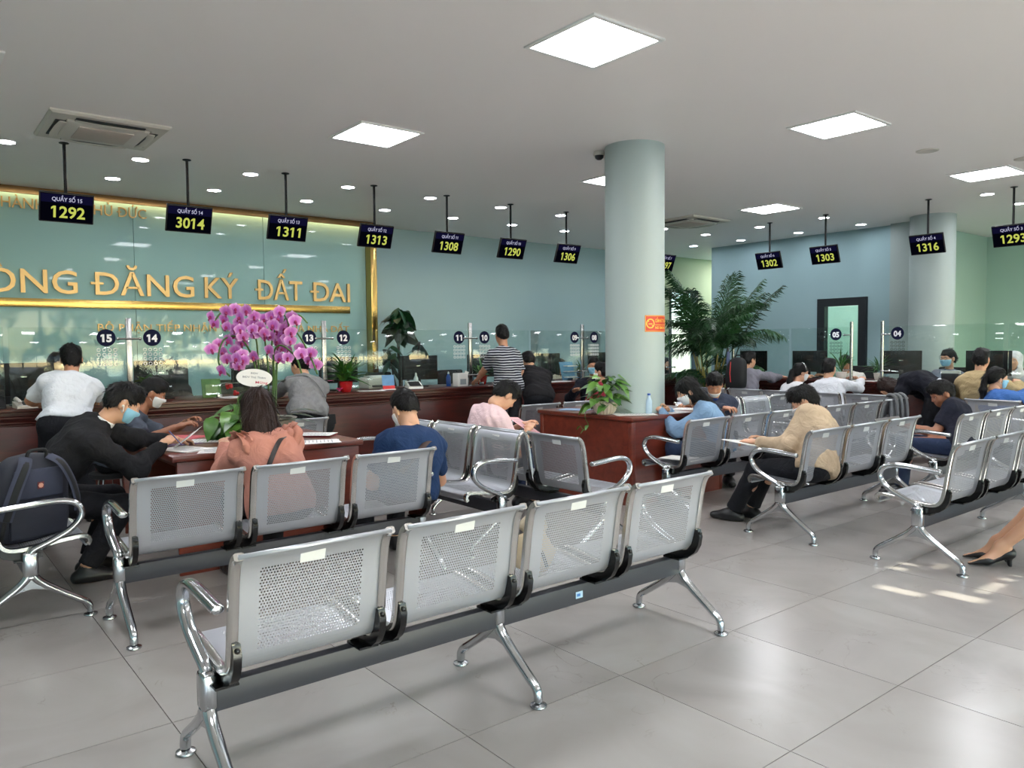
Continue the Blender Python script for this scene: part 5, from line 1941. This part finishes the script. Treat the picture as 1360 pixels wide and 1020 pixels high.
def office_chair(x, y, deg, label):
    t = thing('office_chair', label, 'chair', (x, y, 0), R_(deg), 'black office chairs behind the counters')
    MB().box((0, 0, .45), (.48, .46, .07), b=.03).build('seat', M['blackcloth'], t)
    MB().box((0, -.24, .78), (.44, .05, .56), b=.024).build('backrest', M['blackcloth'], t)
    MB().tube([(0, -.22, .44), (0, -.29, .50), (0, -.28, .62)], .02, 8).build('back_support', M['black'], t)
    MB().cyl((0, 0, .08), (0, 0, .42), .028).build('gas_column', M['chrome'], t)
    for k in range(5):
        a = k * 2 * PI / 5
        lg = MB().tube([(0, 0, .09), (.28 * math.cos(a), .28 * math.sin(a), .065)], [.022, .016], 8).build('leg', M['black'], t)
        MB().sphere((.28 * math.cos(a), .28 * math.sin(a), .028), .028, 10).build('caster', M['black'], lg)
def stool(x, y, h, label):
    t = thing('stool', label, 'stool', (x, y, 0), 0, 'dark round stools at the counter')
    MB().lathe([(.15, h - .05), (.17, h - .04), (.17, h - .01), (.15, h), (.0001, h)], 24).build('seat', M['blackcloth'], t)
    for k in range(4):
        a = PI / 4 + k * PI / 2
        MB().cyl((.16 * math.cos(a), .16 * math.sin(a), 0), (.11 * math.cos(a), .11 * math.sin(a), h - .045), .012, n=8).build('leg', M['chrome'], t)

def glasses_extra(t, g):
    b = MB()
    for s in (-1, 1):
        b.tube([(s * .032 + .023 * math.cos(k * PI / 8), .094, .002 + .017 * math.sin(k * PI / 8)) for k in range(17)], .0016, 5, caps=False)
        b.tube([(s * .055, .092, .004), (s * .072, .05, .006), (s * .078, -.01, .004)], .0016, 5)
    b.tube([(-.009, .095, .004), (.009, .095, .004)], .0016, 5)
    b.v = [tuple(g['HB'] @ np.array(p) + g['Hc']) for p in b.v]
    b.build('glasses', M['black'], t)
def hairband_extra(t, g):
    b = MB()
    b.tube([(.088 * math.cos(a), .035 - .03 * math.sin(a), .03 + .102 * math.sin(a)) for a in [PI * k / 14 for k in range(15)]], .006, 8)
    b.v = [tuple(g['HB'] @ np.array(p) + g['Hc']) for p in b.v]
    b.build('hairband', M['steel'], t)
def hem_extra(t, g):
    P, sp, X = g['P'], g['sp'], V3(1, 0, 0)
    pr = [cap(P - X * .075, P + X * .075, .128, k=.05), cap(P, P + (g['C'] - P) * .5, .135, k=.05)]
    mesh_obj('shirt_hem', surface(pr, .014, [(P + sp * .03, sp), (P - sp * .10, -sp)]), cloth('white_shirt', (214, 218, 224)), t)

DARK = ('near_black', (22, 23, 27))
# --- at the long counter
person('man in a white short-sleeved shirt standing at counter 15, back to the viewer', 90, (1.07, 7.22, .80), (1.19, 7.55, 1.335), ((.98, 7.95, .93), (1.45, 8.02, .93)), ((.97, 7.05, .085), (1.22, 7.1, .085)),
       'stand', hyaw=80, pitch=12, top=('white_shirt', (214, 218, 224)), sleeve='short', tucked=True, res=.012, poles=((-1, -.1, -.6), None), skin=1)
person('clerk in dark clothes half hidden behind the man in white shirt', 270, (1.36, 9.32, .56), (1.33, 9.26, 1.26), pose='sit', hyaw=290, top=DARK, hair=('short', 'black'), eyes=True, res=.016)
person('clerk in black with dark hair seated behind the glass marked 14', 270, (2.46, 9.32, .56), (2.44, 9.24, 1.17), pose='sit', pitch=18, top=DARK, hair=('bob', 'black'), fem=True, eyes=True, res=.016)
person('person in a grey suit jacket with dark hair leaning on counter 13', 90, (3.12, 7.06, .80), (3.20, 7.42, 1.235), ((3.0, 7.92, .93), (3.35, 7.95, .93)), ((3.0, 6.98, .085), (3.2, 6.95, .085)),
       'stand', hyaw=110, pitch=20, top=('grey_suit', (122, 122, 124)), hair=('bun', 'black'), fem=True, extra=strap_extra(.008), res=.013)
person('man in a navy and white striped polo shirt standing at counter 10', 90, (5.86, 7.36, .92), (5.88, 7.52, 1.545), ((5.80, 8.03, .92), (6.14, 7.32, .70)), ((5.76, 7.3, .085), (6.0, 7.34, .085)),
       'stand', hyaw=70, top=striped(), sleeve='short', skin=1, hair=('crop', 'black'), bname='dark_grey_trousers', bottom=(58, 58, 62), res=.012, curl=.35)
person('person in black shirt bending over counter 10, seen from behind', 80, (6.12, 7.10, .80), (6.36, 7.60, 1.215), ((6.25, 7.98, .93), (6.6, 7.98, .93)), ((6.0, 7.05, .085), (6.25, 7.05, .085)),
       'stand', pitch=30, top=('black_shirt', (24, 23, 26)), res=.013)
person('clerk in a cream jacket behind the glass marked 09', 275, (8.46, 9.32, .50), (8.44, 9.26, 1.07), hyaw=250, pitch=15, top=('cream_jacket', (206, 198, 178)), hair=('bob', 'black'), fem=True, eyes=True, res=.016)
person('man in dark jacket with blue mask sitting sideways at counter 08', 222, (7.52, 7.58, .54), (7.43, 7.48, 1.12), ((7.35, 7.0, .78), (6.98, 7.42, .80)), None, 'sit', hyaw=225, top=('dark_navy', (26, 28, 38)), mask='blue',
       skin=1, eyes=True, hair=('crop', 'black'), res=.013, curl=.3)
person('person in maroon jacket with white mask seated left of the round column', 75, (7.08, 6.92, .54), (7.12, 7.02, 1.06), hyaw=110, top=('maroon', (120, 26, 42)), mask='white', res=.014)
person('clerk with dark hair behind the counter right of the column', 260, (11.2, 9.40, .50), (11.18, 9.36, 1.05), top=('patterned_grey', (70, 72, 80)), hair=('bob', 'black'), fem=True, eyes=True, res=.017)
# --- at the left writing table
def jacket_extra(t, g):
    hb = cap(g['N'] - g['Bk'] * .06 - g['sp'] * .02, g['N'] - g['Bk'] * .085 - g['sp'] * .11, .07, .04, g['Bk'], .6)
    col = [cap(g['N'] - g['sp'] * .02, g['N'] + unit(g['Hc'] - g['N']) * .06 - g['Bk'] * .01, .066, .063, endb=True)]
    mesh_obj('shirt_collar', surface(col, .008), cloth('white_collar', (226, 228, 230)), t)
    ear = MB().sphere(tuple(g['HB'] @ V3(.083, .0, -.018) + g['Hc']), .009, 8)
    ear.tube([tuple(g['HB'] @ V3(.084, .006, -.02) + g['Hc']), tuple(g['HB'] @ V3(.082, .016, -.048) + g['Hc'])], .0035, 6)
    ear.build('earbud', M['white'], t)
person('man in black jacket and blue mask writing at the writing table', 2, (.66, 5.36, .52), (1.09, 5.18, 1.085), ((1.50, 5.52, .785), (1.36, 5.22, .80)), ((.92, 5.46, .085), (.86, 5.22, .085)), 'sit', hyaw=-8, pitch=32,
       top=('black_jacket', (28, 28, 31)), mask='blue', skin=0, eyes=True, hair=('short', 'black'), res=.0115, hood=True, extra=jacket_extra, poles=(None, (.5, -.35, -.9)), curl=1.0)
person('man in grey-blue T-shirt and white mask at the far end of the writing table', -20, (1.34, 6.86, .54), (1.66, 6.82, 1.05), ((1.95, 6.75, .79), (1.75, 6.35, .79)), ((1.75, 6.95, .085), (1.7, 6.65, .085)), 'sit', pitch=25,
       top=('grey_blue_tee', (74, 80, 92)), sleeve='short', mask='white', skin=2, eyes=True, res=.013, collar=False)
def ruffles(t, g):
    for s in (-1, 1):
        S, E, W = g['sh'][s]
        N, sp, Bk, Lx = g['N'], g['sp'], g['Bk'], g['Lx']
        for row, (o, hgt) in enumerate(((.01, .085), (.05, .07))):
            vs, fs = [], []
            n = 34
            for i in range(n + 1):
                u = i / n
                an = -2.0 + 3.6 * u                      # over the shoulder from front to back
                base = S - Lx * s * (.03 + o) + (Bk * math.sin(-an) * (.100) + sp * (math.cos(an) * .092 - .012))
                if an > 1.2:
                    base = base - sp * (an - 1.2) * .14
                w = .012 * math.sin(i * 1.15 + row)
                out = unit(Lx * s * .75 + sp * .5 - Bk * .25)
                vs += [tuple(base), tuple(base + out * hgt * .5 + Bk * w), tuple(base + out * hgt + Bk * w * 2 + sp * w)]
            for i in range(n):
                for k in range(2):
                    a = i * 3 + k
                    fs.append((a, a + 1, a + 4, a + 3))
            b = MB().add(vs, fs)
            o_ = b.build('ruffle', cloth('dusty_pink', (184, 126, 110)), t, sharp=80)
            md = o_.modifiers.new('thick', 'SOLIDIFY')
            md.thickness = .004
        b = MB()
        e = surface([cap(S + (E - S) * .25, S + (E - S) * .8, .066, .078, k=.03), cap(E, E + (W - E) * .6, .074, .05, k=.04)], .011, (), .005, 5 + s, 40)
        mesh_obj('puff_sleeve', e, cloth('dusty_pink', (184, 126, 110)), t)
    strap_extra(.016, mat('dark_leather', (34, 26, 24), .5), False)(t, g)
person('woman in dusty-pink ruffled blouse with shoulder-length brown hair, back to the viewer', 90, (1.72, 4.30, .52), (1.69, 4.56, 1.05), ((1.60, 4.93, .79), (1.88, 4.95, .79)), None, 'sit', hyaw=84, pitch=18, poles=((-.35, -.3, -.9), (.35, -.3, -.9)),
       top=('dusty_pink', (184, 126, 110)), hair=('bob', 'brown'), fem=True, res=.0115, extra=ruffles, skin=0)
person('man in navy polo shirt with cropped hair, back to the viewer, on the second bench', 88, (2.56, 4.24, .50), (2.63, 4.42, 1.0), ((2.5, 4.62, .62), (2.75, 4.62, .62)), None, 'sit', hyaw=92, pitch=26,
       top=('navy_polo', (30, 52, 88)), sleeve='short', hair=('crop', 'black'), mask='white', skin=0, res=.0115, extra=strap_extra(.02, mat('brown_strap', (70, 54, 50), .8), False))
person('man in pale pink shirt reading a pink sheet on the middle bench', -4, (3.80, 5.12, .50), (3.97, 5.03, 1.0), ((4.2, 5.05, .72), (4.12, 4.86, .70)), None, 'sit', pitch=48, hyaw=-14, top=('pale_pink_shirt', (214, 186, 188)), sleeve='short',
       skin=0, eyes=True, bname='jeans', bottom=(44, 56, 82), res=.012)
# --- at the column desk
person('woman in pale blue denim shirt with long dark hair writing at the column desk', 128, (5.76, 4.18, .50), (5.60, 4.44, .985), ((5.42, 4.66, .80), (5.58, 4.72, .80)), None, 'sit', hyaw=140, pitch=28,
       top=('pale_denim', (126, 156, 186)), hair=('long', 'black'), mask='white', fem=True, eyes=True, bname='jeans', bottom=(70, 90, 118), res=.012)
def inner_tee(t, g):
    f = [cap(g['C2'] + g['Bk'] * .065 - g['sp'] * .0, g['C'] + g['Bk'] * .075, .065, .065, k=.03, w=g['Bk'], flat=.9), cap(g['N'] + g['Bk'] * .03, g['C2'] + g['Bk'] * .06, .055, .06)]
    mesh_obj('undershirt', surface(f, .01), cloth('royal_blue', (34, 60, 132)), t)
person('man in navy jacket over blue shirt at the column desk, mask under his chin', 222, (6.70, 4.98, .50), (6.54, 4.84, .995), ((6.06, 4.92, .80), (6.30, 4.50, .78)), None, 'sit', hyaw=218, pitch=30,
       top=('slate_navy_jacket', (50, 56, 72)), mask='whitelow', skin=1, eyes=True, res=.012, extra=inner_tee)
# --- benches on the right
person('man in beige jacket with white mask reading papers on the right-hand bench', 97, (5.33, 3.03, .50), (5.56, 3.27, .955), ((5.20, 3.52, .63), (5.50, 3.60, .62)), ((5.17, 3.64, .085), (5.36, 3.60, .085)), 'sit', hyaw=122, pitch=34,
       top=('beige_jacket', (184, 162, 136)), mask='white', skin=0, eyes=True, res=.0115, topgrow=.022)
person('man in dark polo shirt with a crossbody strap reading a pink form', 112, (7.42, 2.86, .50), (7.56, 3.06, .93), ((7.28, 3.30, .62), (7.52, 3.36, .62)), None, 'sit', hyaw=140, pitch=26,
       top=('dark_navy_polo', (27, 29, 42)), sleeve='short', skin=2, eyes=True, bname='jeans', bottom=(34, 42, 62), res=.012, extra=strap_extra(.02, mat('navy_strap', (46, 50, 66), .8), False))
# --- at the right counter
person('person in grey hooded sweatshirt with a black backpack at counter 06', 2, (9.26, 6.32, .53), (9.50, 6.44, 1.175), ((10.06, 6.52, .92), (10.05, 6.22, .92)), None, 'sit', hyaw=-12, pitch=6, top=('grey_hoodie', (122, 120, 130)), hood=True, skin=0, eyes=True, res=.013)
person('woman with white mask and hairband seated at counter 05', -8, (9.28, 5.62, .53), (9.44, 5.60, 1.02), ((9.9, 5.8, .92), (9.95, 5.5, .92)), None, 'sit', hyaw=-36, pitch=8, top=('white_blouse', (210, 210, 212)), hair=('pony', 'black'), mask='white', fem=True, eyes=True, res=.014, extra=hairband_extra)
person('man in white shirt seated at counter 05, back to the viewer', 8, (9.28, 5.06, .53), (9.44, 5.20, 1.085), ((9.98, 5.35, .92), (9.95, 5.0, .92)), None, 'sit', pitch=5, top=('white_shirt_long', (212, 214, 220)), res=.013)
person('clerk in white shirt behind the steel post at 05', 185, (11.05, 5.72, .54), (10.98, 5.80, 1.10), ((10.62, 5.95, .92), (10.6, 5.45, .92)), None, 'sit', hyaw=190, pitch=18, top=('white_uniform', (214, 212, 206)), sleeve='short', skin=1, eyes=True, res=.015)
person('person with brown hair in dark jacket bending low over counter 04', 82, (9.46, 3.84, .82), (9.46, 4.46, .86), ((9.92, 4.62, .93), (9.95, 4.30, .93)), ((9.42, 3.75, .085), (9.62, 3.78, .085)), 'stand', pitch=68, arch=-.13, hair=('bob', 'brown'),
       top=('blue_black_jacket', (22, 23, 33)), fem=True, res=.013, extra=hem_extra)
person('clerk with glasses, blue mask and tied-back hair behind counter 04', 178, (11.06, 4.42, .56), (11.0, 4.38, 1.19), ((10.6, 4.6, .92), (10.6, 4.2, .92)), None, 'sit', hyaw=164, pitch=4, top=('grey_uniform', (116, 122, 136)), hair=('bun', 'black'), mask='blue', fem=True, eyes=True, res=.014, extra=glasses_extra)
person('person in khaki hooded jacket seated at the right counter, back to the viewer', 4, (9.58, 3.46, .60), (9.66, 3.49, 1.205), ((10.05, 3.7, .92), (10.02, 3.2, .92)), None, 'sit', pitch=4, top=('khaki_jacket', (170, 150, 112)), hood=True, res=.013, topgrow=.028)
person('woman in blue top with long ponytail and blue mask at the right edge', -30, (9.24, 3.10, .53), (9.30, 3.20, 1.01), ((9.75, 2.95, .90), (9.65, 2.55, .85)), None, 'sit', hyaw=-48, pitch=4, top=('cornflower_top', (64, 104, 168)), hair=('pony', 'black'), mask='blue', fem=True, eyes=True, res=.012)
person('clerk in pale headscarf behind the counter at the right edge', 182, (11.05, 3.60, .56), (11.0, 3.60, 1.16), None or (None, None), None, 'sit', top=('pale_grey_uniform', (190, 192, 196)), hair=('scarf', 'pale'), fem=True, eyes=True, res=.015)
def heels(t, g):
    pass
person('woman in a dark skirt and black high heels, only her legs in the picture', 122, (5.66, 1.22, .50), (5.70, 1.12, 1.14), (None, None), ((5.36, 1.80, .125), (5.47, 1.86, .125)), 'sit', top=('dark_blouse', (30, 30, 38)), hair=('long', 'black'), fem=True,
       skirt=True, bname='black_skirt', bottom=(20, 20, 24), res=.0115, shoes=(14, 13, 14), knees=((-.1, 1, .4), (-.3, 1, .4)), pumps=True)

for x, y, d, l in ((1.36, 9.38, 180, 'black office chair of the clerk behind the man in white shirt'), (2.46, 9.38, 180, 'black office chair of the clerk behind the glass marked 14'), (8.46, 9.38, 180, 'black office chair of the clerk in cream jacket'),
                   (11.2, 9.46, 180, 'black office chair of the curly-haired clerk at 07'), (11.11, 5.72, 90, 'black office chair of the clerk in white shirt at 05'), (11.12, 4.42, 90, 'black office chair of the clerk with glasses'),
                   (11.11, 3.60, 90, 'black office chair of the clerk in pale headscarf'), (.98, 9.5, 165, 'empty black office chair at the left end behind the long counter'), (5.3, 9.30, 190, 'empty black office chair behind the monitor left of 11'),
                   (6.5, 9.35, 180, 'empty black office chair behind counter 10')):
    office_chair(x, y, d, l)
t = thing('office_chair', 'olive-green office chair behind the counter left of the orchids', 'chair', (3.05, 9.2, 0), R_(180))
MB().box((0, 0, .45), (.48, .46, .07), b=.03).build('seat', mat('olive_fabric', (66, 68, 46), .8), t)
MB().box((0, .20, .80), (.42, .06, .5), b=.03).build('backrest', mat('olive_fabric', (66, 68, 46), .8), t)
MB().cyl((0, 0, .05), (0, 0, .42), .03).build('gas_column', M['chrome'], t)
for k in range(5):
    a = k * 2 * PI / 5
    MB().tube([(0, 0, .06), (.28 * math.cos(a), .28 * math.sin(a), .03)], [.022, .028], 8).build('leg', M['black'], t)
stool(7.52, 7.58, .43, 'dark stool under the man with blue mask at counter 08')
stool(7.08, 6.92, .43, 'dark stool under the person in maroon')
stool(1.34, 6.86, .43, 'dark stool under the man in grey-blue T-shirt')
stool(9.58, 3.46, .49, 'dark stool under the person in khaki')

# held things
sheet(4.14, 4.97, .725, 30, 'pink sheet held by the man in pale pink shirt', M['pinkpaper'], .24, .30, 1, (.55, .1))
sheet(5.28, 3.60, .615, 100, 'white papers on the lap of the man in beige jacket', n=4, w=.26, h=.36, tilt=(.12, -.12))
sheet(7.36, 3.42, .60, 110, 'pink form in the hands of the man in dark polo', M['pinkpaper'], .22, .30, 1, (.35, .1))
sheet(7.24, 3.36, .64, 100, 'white form in the hands of the man in dark polo', n=1, tilt=(.55, .2))
sheet(1.50, 5.40, .80, -40, 'white sheet raised by the left hand of the man in black jacket', n=1, tilt=(.2, -.6), w=.2, h=.26)
t = thing('pen', 'pen in the right hand of the man in black jacket', 'pen', (1.40, 5.22, .815))
MB().cyl((-.04, .01, .07), (.03, -.01, -.025), .0045, .003, 8).build('barrel', mat('pen_blue', (70, 80, 130), .4), t)
t = thing('pen', 'pen in the hand of the woman in pale blue', 'pen', (5.40, 4.70, .83))
MB().cyl((-.02, .0, .09), (.02, 0, -.03), .0045, .003, 8).build('barrel', M['darkgrey'], t)
def backpack(label, loc, deg, W, D, Hh, body, pad, name='backpack', straps=True, tilt=0, badge=True):
    """Back panel (with straps) faces local -Y... the bag stands on z=0."""
    t = thing(name, label, 'bag', loc, R_(deg))
    t.rotation_euler = (tilt, 0, R_(deg))
    sh = []
    for z, a, c, yo in ((0.0, .80, .78, 0), (.02, .96, .95, 0), (.10, 1.0, 1.05, 0), (.22, 1.0, 1.0, 0), (.34, .95, .86, -.01), (.42, .80, .66, -.02), (.46, .55, .42, -.02), (.475, .2, .2, -.02)):
        ring_ = []
        for k in range(24):
            an = 2 * PI * k / 24
            ex = 2 / 3.2
            x = math.copysign(abs(math.cos(an)) ** ex, math.cos(an)) * W / 2 * a
            y = math.copysign(abs(math.sin(an)) ** ex, math.sin(an)) * D / 2 * c
            if y < 0:
                y *= .9
            ring_.append((x, y + yo * 2, z * Hh / .475))
        sh.append(ring_)
    b = MB()
    vs = [p for r in sh for p in r]
    fs = []
    for i in range(len(sh) - 1):
        for k in range(24):
            fs.append((i * 24 + k, i * 24 + (k + 1) % 24, (i + 1) * 24 + (k + 1) % 24, (i + 1) * 24 + k))
    fs += [tuple(range(23, -1, -1)), tuple((len(sh) - 1) * 24 + k for k in range(24))]
    b.add(vs, fs)
    b.build('main_body', body, t, sharp=70)
    y0 = -D * .47
    q = MB()
    q.box((0, y0 + .005, Hh * .68), (W * .62, .03, Hh * .34), b=.012)
    q.build('back_pad', pad, t)
    q = MB()
    q.box((0, y0 + .005, Hh * .26), (W * .74, .03, Hh * .40), b=.012)
    q.build('lumbar_pad', body, t)
    if badge:
        q = MB()
        q.box((0, y0 - .012, Hh * .66), (.032, .003, .036))
        q.build('badge', mat('maroon_badge', (96, 34, 40), .6), t)
        q = MB()
        for a in range(4):
            q.box((0, y0 - .014, Hh * .66), (.006, .002, .026), Matrix.Rotation(a * PI / 4, 4, 'Y'))
        q.build('emblem', mat('badge_emblem', (206, 150, 130), .6), t)
    MB().tube(catmull([(-.05, y0 + .03, Hh - .02), (-.04, y0 + .02, Hh + .025), (.04, y0 + .02, Hh + .025), (.05, y0 + .03, Hh - .02)], 4), .009, 8).build('carry_loop', M['blackcloth'], t)
    if straps:
        for s in (-1, 1):
            path = catmull([(s * .06, y0 + .02, Hh - .01), (s * W * .24, y0 - .035, Hh * .90), (s * W * .36, y0 - .05, Hh * .68), (s * W * .44, y0 - .045, Hh * .46), (s * W * .47, y0 - .03, Hh * .32)], 5)
            st = MB().tube(path, .031, 10, flat=.28, up=(1, 0, 0)).build('shoulder_strap', pad, t)
            MB().tube([(p[0], p[1] - .009, p[2]) for p in path], .016, 8, flat=.25, up=(1, 0, 0)).build('strap_webbing', M['blackcloth'], st)
            MB().tube(catmull([(s * W * .47, y0 - .03, Hh * .32), (s * W * .50, y0 - .03, Hh * .18), (s * W * .46, y0 + .01, Hh * .04)], 4), .010, 6, flat=.3).build('adjuster', M['blackcloth'], st)
    return t
backpack('navy backpack with two padded straps standing on the bench seat at the left edge', (.52, 4.86, .405), 22, .40, .26, .46, M['navycloth'], M['navypad'], tilt=R_(4))
t = thing('handbag', 'small black bag hanging at the hip of the woman in grey suit', 'bag', (3.36, 7.22, .52))
MB().sphere((0, 0, .12), .12, 16, (.95, .45, 1)).build('pouch', M['blackcloth'], t)
MB().prism([(-.1, .12), (.1, .12), (.09, .22), (-.09, .22)], -.06, -.05, 'y').build('flap', M['blackcloth'], t)
t = thing('cloth_bag', 'crumpled beige cloth bag on the third seat of the foreground bench', 'bag', (2.16, 2.56, .408))
def lumps(seed, n, R, sx, sy, sz):
    b = MB()
    r2 = random.Random(seed)
    vs = []
    b.sphere((0, 0, 0), R, 20, (sx, sy, sz))
    out = []
    for v in b.v:
        f = 1 + .12 * math.sin(v[0] * 60 + seed) * math.cos(v[2] * 50) + .10 * math.sin(v[1] * 70 + v[2] * 30)
        out.append((v[0] * f, v[1] * f, v[2] * f))
    b.v = out
    return b
lumps(3, 1, .10, 1, .8, .95).build('sack', mat('beige_canvas', (196, 178, 148), .9, var=.12, vscale=25), t, (0, 0, .10))
lumps(5, 1, .06, 1, .9, .8).build('gathered_top', mat('printed_canvas', (182, 168, 144), .9, var=.35, vscale=60), t, (.01, 0, .215))
MB().tube(catmull([(-.05, -.03, .19), (-.03, -.09, .12), (0.0, -.095, .05)], 4), .012, 8, flat=.4).build('strap', M['blackcloth'], t)
# grey jacket hung over a bench back
t = thing('hung_jacket', 'grey padded jacket hung over the last back of the empty bench', 'jacket', (8.52, 3.93, .80))
jm = mat('grey_quilted_cloth', (104, 106, 110), .85, var=.08, vscale=12, bump=.4, bscale=200)
for s, nm in ((-1, 'back_fold'), (1, 'front_fold')):
    b = MB()
    vs, fs = [], []
    nx, nz = 14, 10
    for j in range(nz + 1):
        for i in range(nx + 1):
            u, v = i / nx - .5, j / nz
            y = s * (.035 + .03 * v + .012 * math.sin(u * 40 + s)) if j else 0
            vs.append((u * (.34 + .05 * v), y, .03 - v * (.30 if s < 0 else .22) - .02 * math.sin(u * 9)))
    for j in range(nz):
        for i in range(nx):
            a = j * (nx + 1) + i
            fs.append((a, a + 1, a + nx + 2, a + nx + 1))
    b.add(vs, fs)
    o = b.build(nm, jm, t, sharp=80)
    md = o.modifiers.new('thick', 'SOLIDIFY')
    md.thickness = .025
b = MB()
for u in (-.13, -.02, .10):
    b.tube(catmull([(u, .02, .03), (u, -.02, .045), (u + .01, -.07, .0), (u + .02, -.085, -.16), (u + .02, -.08, -.26)], 4), .03, 8, flat=.5)
b.build('sleeve', jm, t)
t = backpack('black backpack with a red zip worn by the person in grey sweatshirt', (9.08, 6.36, .80), 92, .30, .17, .42, M['blackcloth'], M['blackcloth'], straps=False, badge=False, tilt=0)
MB().tube([(.02, .10, .36), (.03, .105, .2), (.02, .10, .08)], .006, 6).build('red_zip', mat('red_zip', (200, 36, 44), .5), t)
t = thing('umbrella', 'folded blue umbrella sticking out of the black backpack', 'umbrella', (9.12, 6.52, 1.0))
MB().tube([(0, 0, 0), (0, 0, .26), (0, 0, .30)], [.02, .026, .02], 10).build('canopy', mat('slate_blue_cloth', (84, 96, 128), .7), t)
MB().cyl((0, 0, .30), (0, 0, .35), .014, .012, 10).build('handle', M['darkgrey'], t)

# ------------------------------------------------------------------ outside, beyond the glazed front wall
struct(MB().box((6, -16, -.1), (60, 25.4, .1)).build('ground', mat('sunlit_paving', (170, 168, 172), .9, var=.08, vscale=2)))
M['blockcloth'] = mat('sunblocker_cloth', (196, 197, 204), .8)
t = thing('sunblocker', 'canvas awning added unseen over the glazed front to block the sun', 'sunblocker', (0, 0, 0))  # unseen sheet added to block the sun, its slits let sun patches through
AZ = lambda y: 2.78 + (y + 3.3) * .10
def slit_field():
    """Slits of the added sun-blocking sheet, traced back from sun patches on the floor."""
    spots = [(4.70, 5.12, 1.64, 1.70), (4.36, 4.44, 1.86, 2.10), (4.50, 4.60, 1.60, 1.84), (5.2, 5.6, 1.62, 1.72), (5.0, 5.3, 2.02, 2.06), (4.80, 5.0, 2.14, 2.24), (5.12, 5.34, 2.2, 2.27)]
    holes = []
    for x0, x1, y0, y1 in spots:
        c = []
        for (x, y) in ((x0, y0), (x1, y1)):
            s = 10.0
            for _ in range(40):
                s = AZ(y + SUN_DIR.y * s) / SUN_DIR.z
            c.append((x + SUN_DIR.x * s, y + SUN_DIR.y * s))
        holes.append((min(c[0][0], c[1][0]), max(c[0][0], c[1][0]), min(c[0][1], c[1][1]), max(c[0][1], c[1][1])))
    return holes
HOLES = slit_field()
xs = sorted({-6.0, 20.0} | {h[0] for h in HOLES} | {h[1] for h in HOLES})
ys = sorted({-5.6, -3.45} | {min(-3.46, max(-5.59, v)) for h in HOLES for v in h[2:]})
b = MB()
for i in range(len(xs) - 1):
    for j in range(len(ys) - 1):
        cx_, cy_ = (xs[i] + xs[i + 1]) / 2, (ys[j] + ys[j + 1]) / 2
        if any(h[0] < cx_ < h[1] and h[2] < cy_ < h[3] for h in HOLES):
            continue
        q = [(xs[i], ys[j]), (xs[i + 1], ys[j]), (xs[i + 1], ys[j + 1]), (xs[i], ys[j + 1])]
        b.add([(x, y, AZ(y)) for x, y in q] + [(x, y, AZ(y) + .004) for x, y in q], [(3, 2, 1, 0), (4, 5, 6, 7), (0, 1, 5, 4), (1, 2, 6, 5), (2, 3, 7, 6), (3, 0, 4, 7)])
b.build('canvas', M['blockcloth'], t)
for x in (-5, 1, 7, 13, 19):
    MB().cyl((x, -5.5, -.05), (x, -5.5, AZ(-5.5)), .05).build('post', M['frame_dark'], t)
# trees across the forecourt
M['treeleaf'] = leafmat('tree_leaf', (44, 70, 44), (104, 124, 92), .5)
def tree_mesh(seed):
    r2 = random.Random(seed)
    b = MB()
    for k in range(1500):
        d = Vector((r2.gauss(0, 1), r2.gauss(0, 1), r2.gauss(0, .8)))
        d = d.normalized() * (r2.random() ** .4)
        c = Vector((d.x * 2.0, d.y * 2.0, 3.3 + d.z * 1.7))
        n = Vector((r2.gauss(0, 1), r2.gauss(0, 1), r2.gauss(0, 1))).normalized()
        u = n.orthogonal().normalized() * r2.uniform(.09, .17)
        v = n.cross(u) * .6
        b.add([c - u, c + v, c + u, c - v], [(0, 1, 2, 3)])
    return b.mesh('crown', M['treeleaf'], flat=True)
TR = [tree_mesh(1), tree_mesh(2)]
for k, (x, y, s) in enumerate(((-3, -13, 1.0), (2.2, -18.5, 1.1), (6.5, -13.5, .95), (11, -18.5, 1.15), (15, -13, 1.0), (19.5, -18, 1.1), (-8, -18, 1.1))):
    t = thing('tree', 'leafy tree across the forecourt, outside the picture', 'tree', (x, y, -.06), group='forecourt trees out of view')
    c = put('crown', TR[k % 2], t)
    c.scale = (s, s, s)
    c['kind'] = 'stuff'
    MB().tube(catmull([(0, 0, 0), (.06, .03, 1.2), (.0, .05, 2.4), (.1, 0, 3.4)], 4), [.13] * 7 + [.08] * 6, 8).build('trunk', M['trunk'], t)
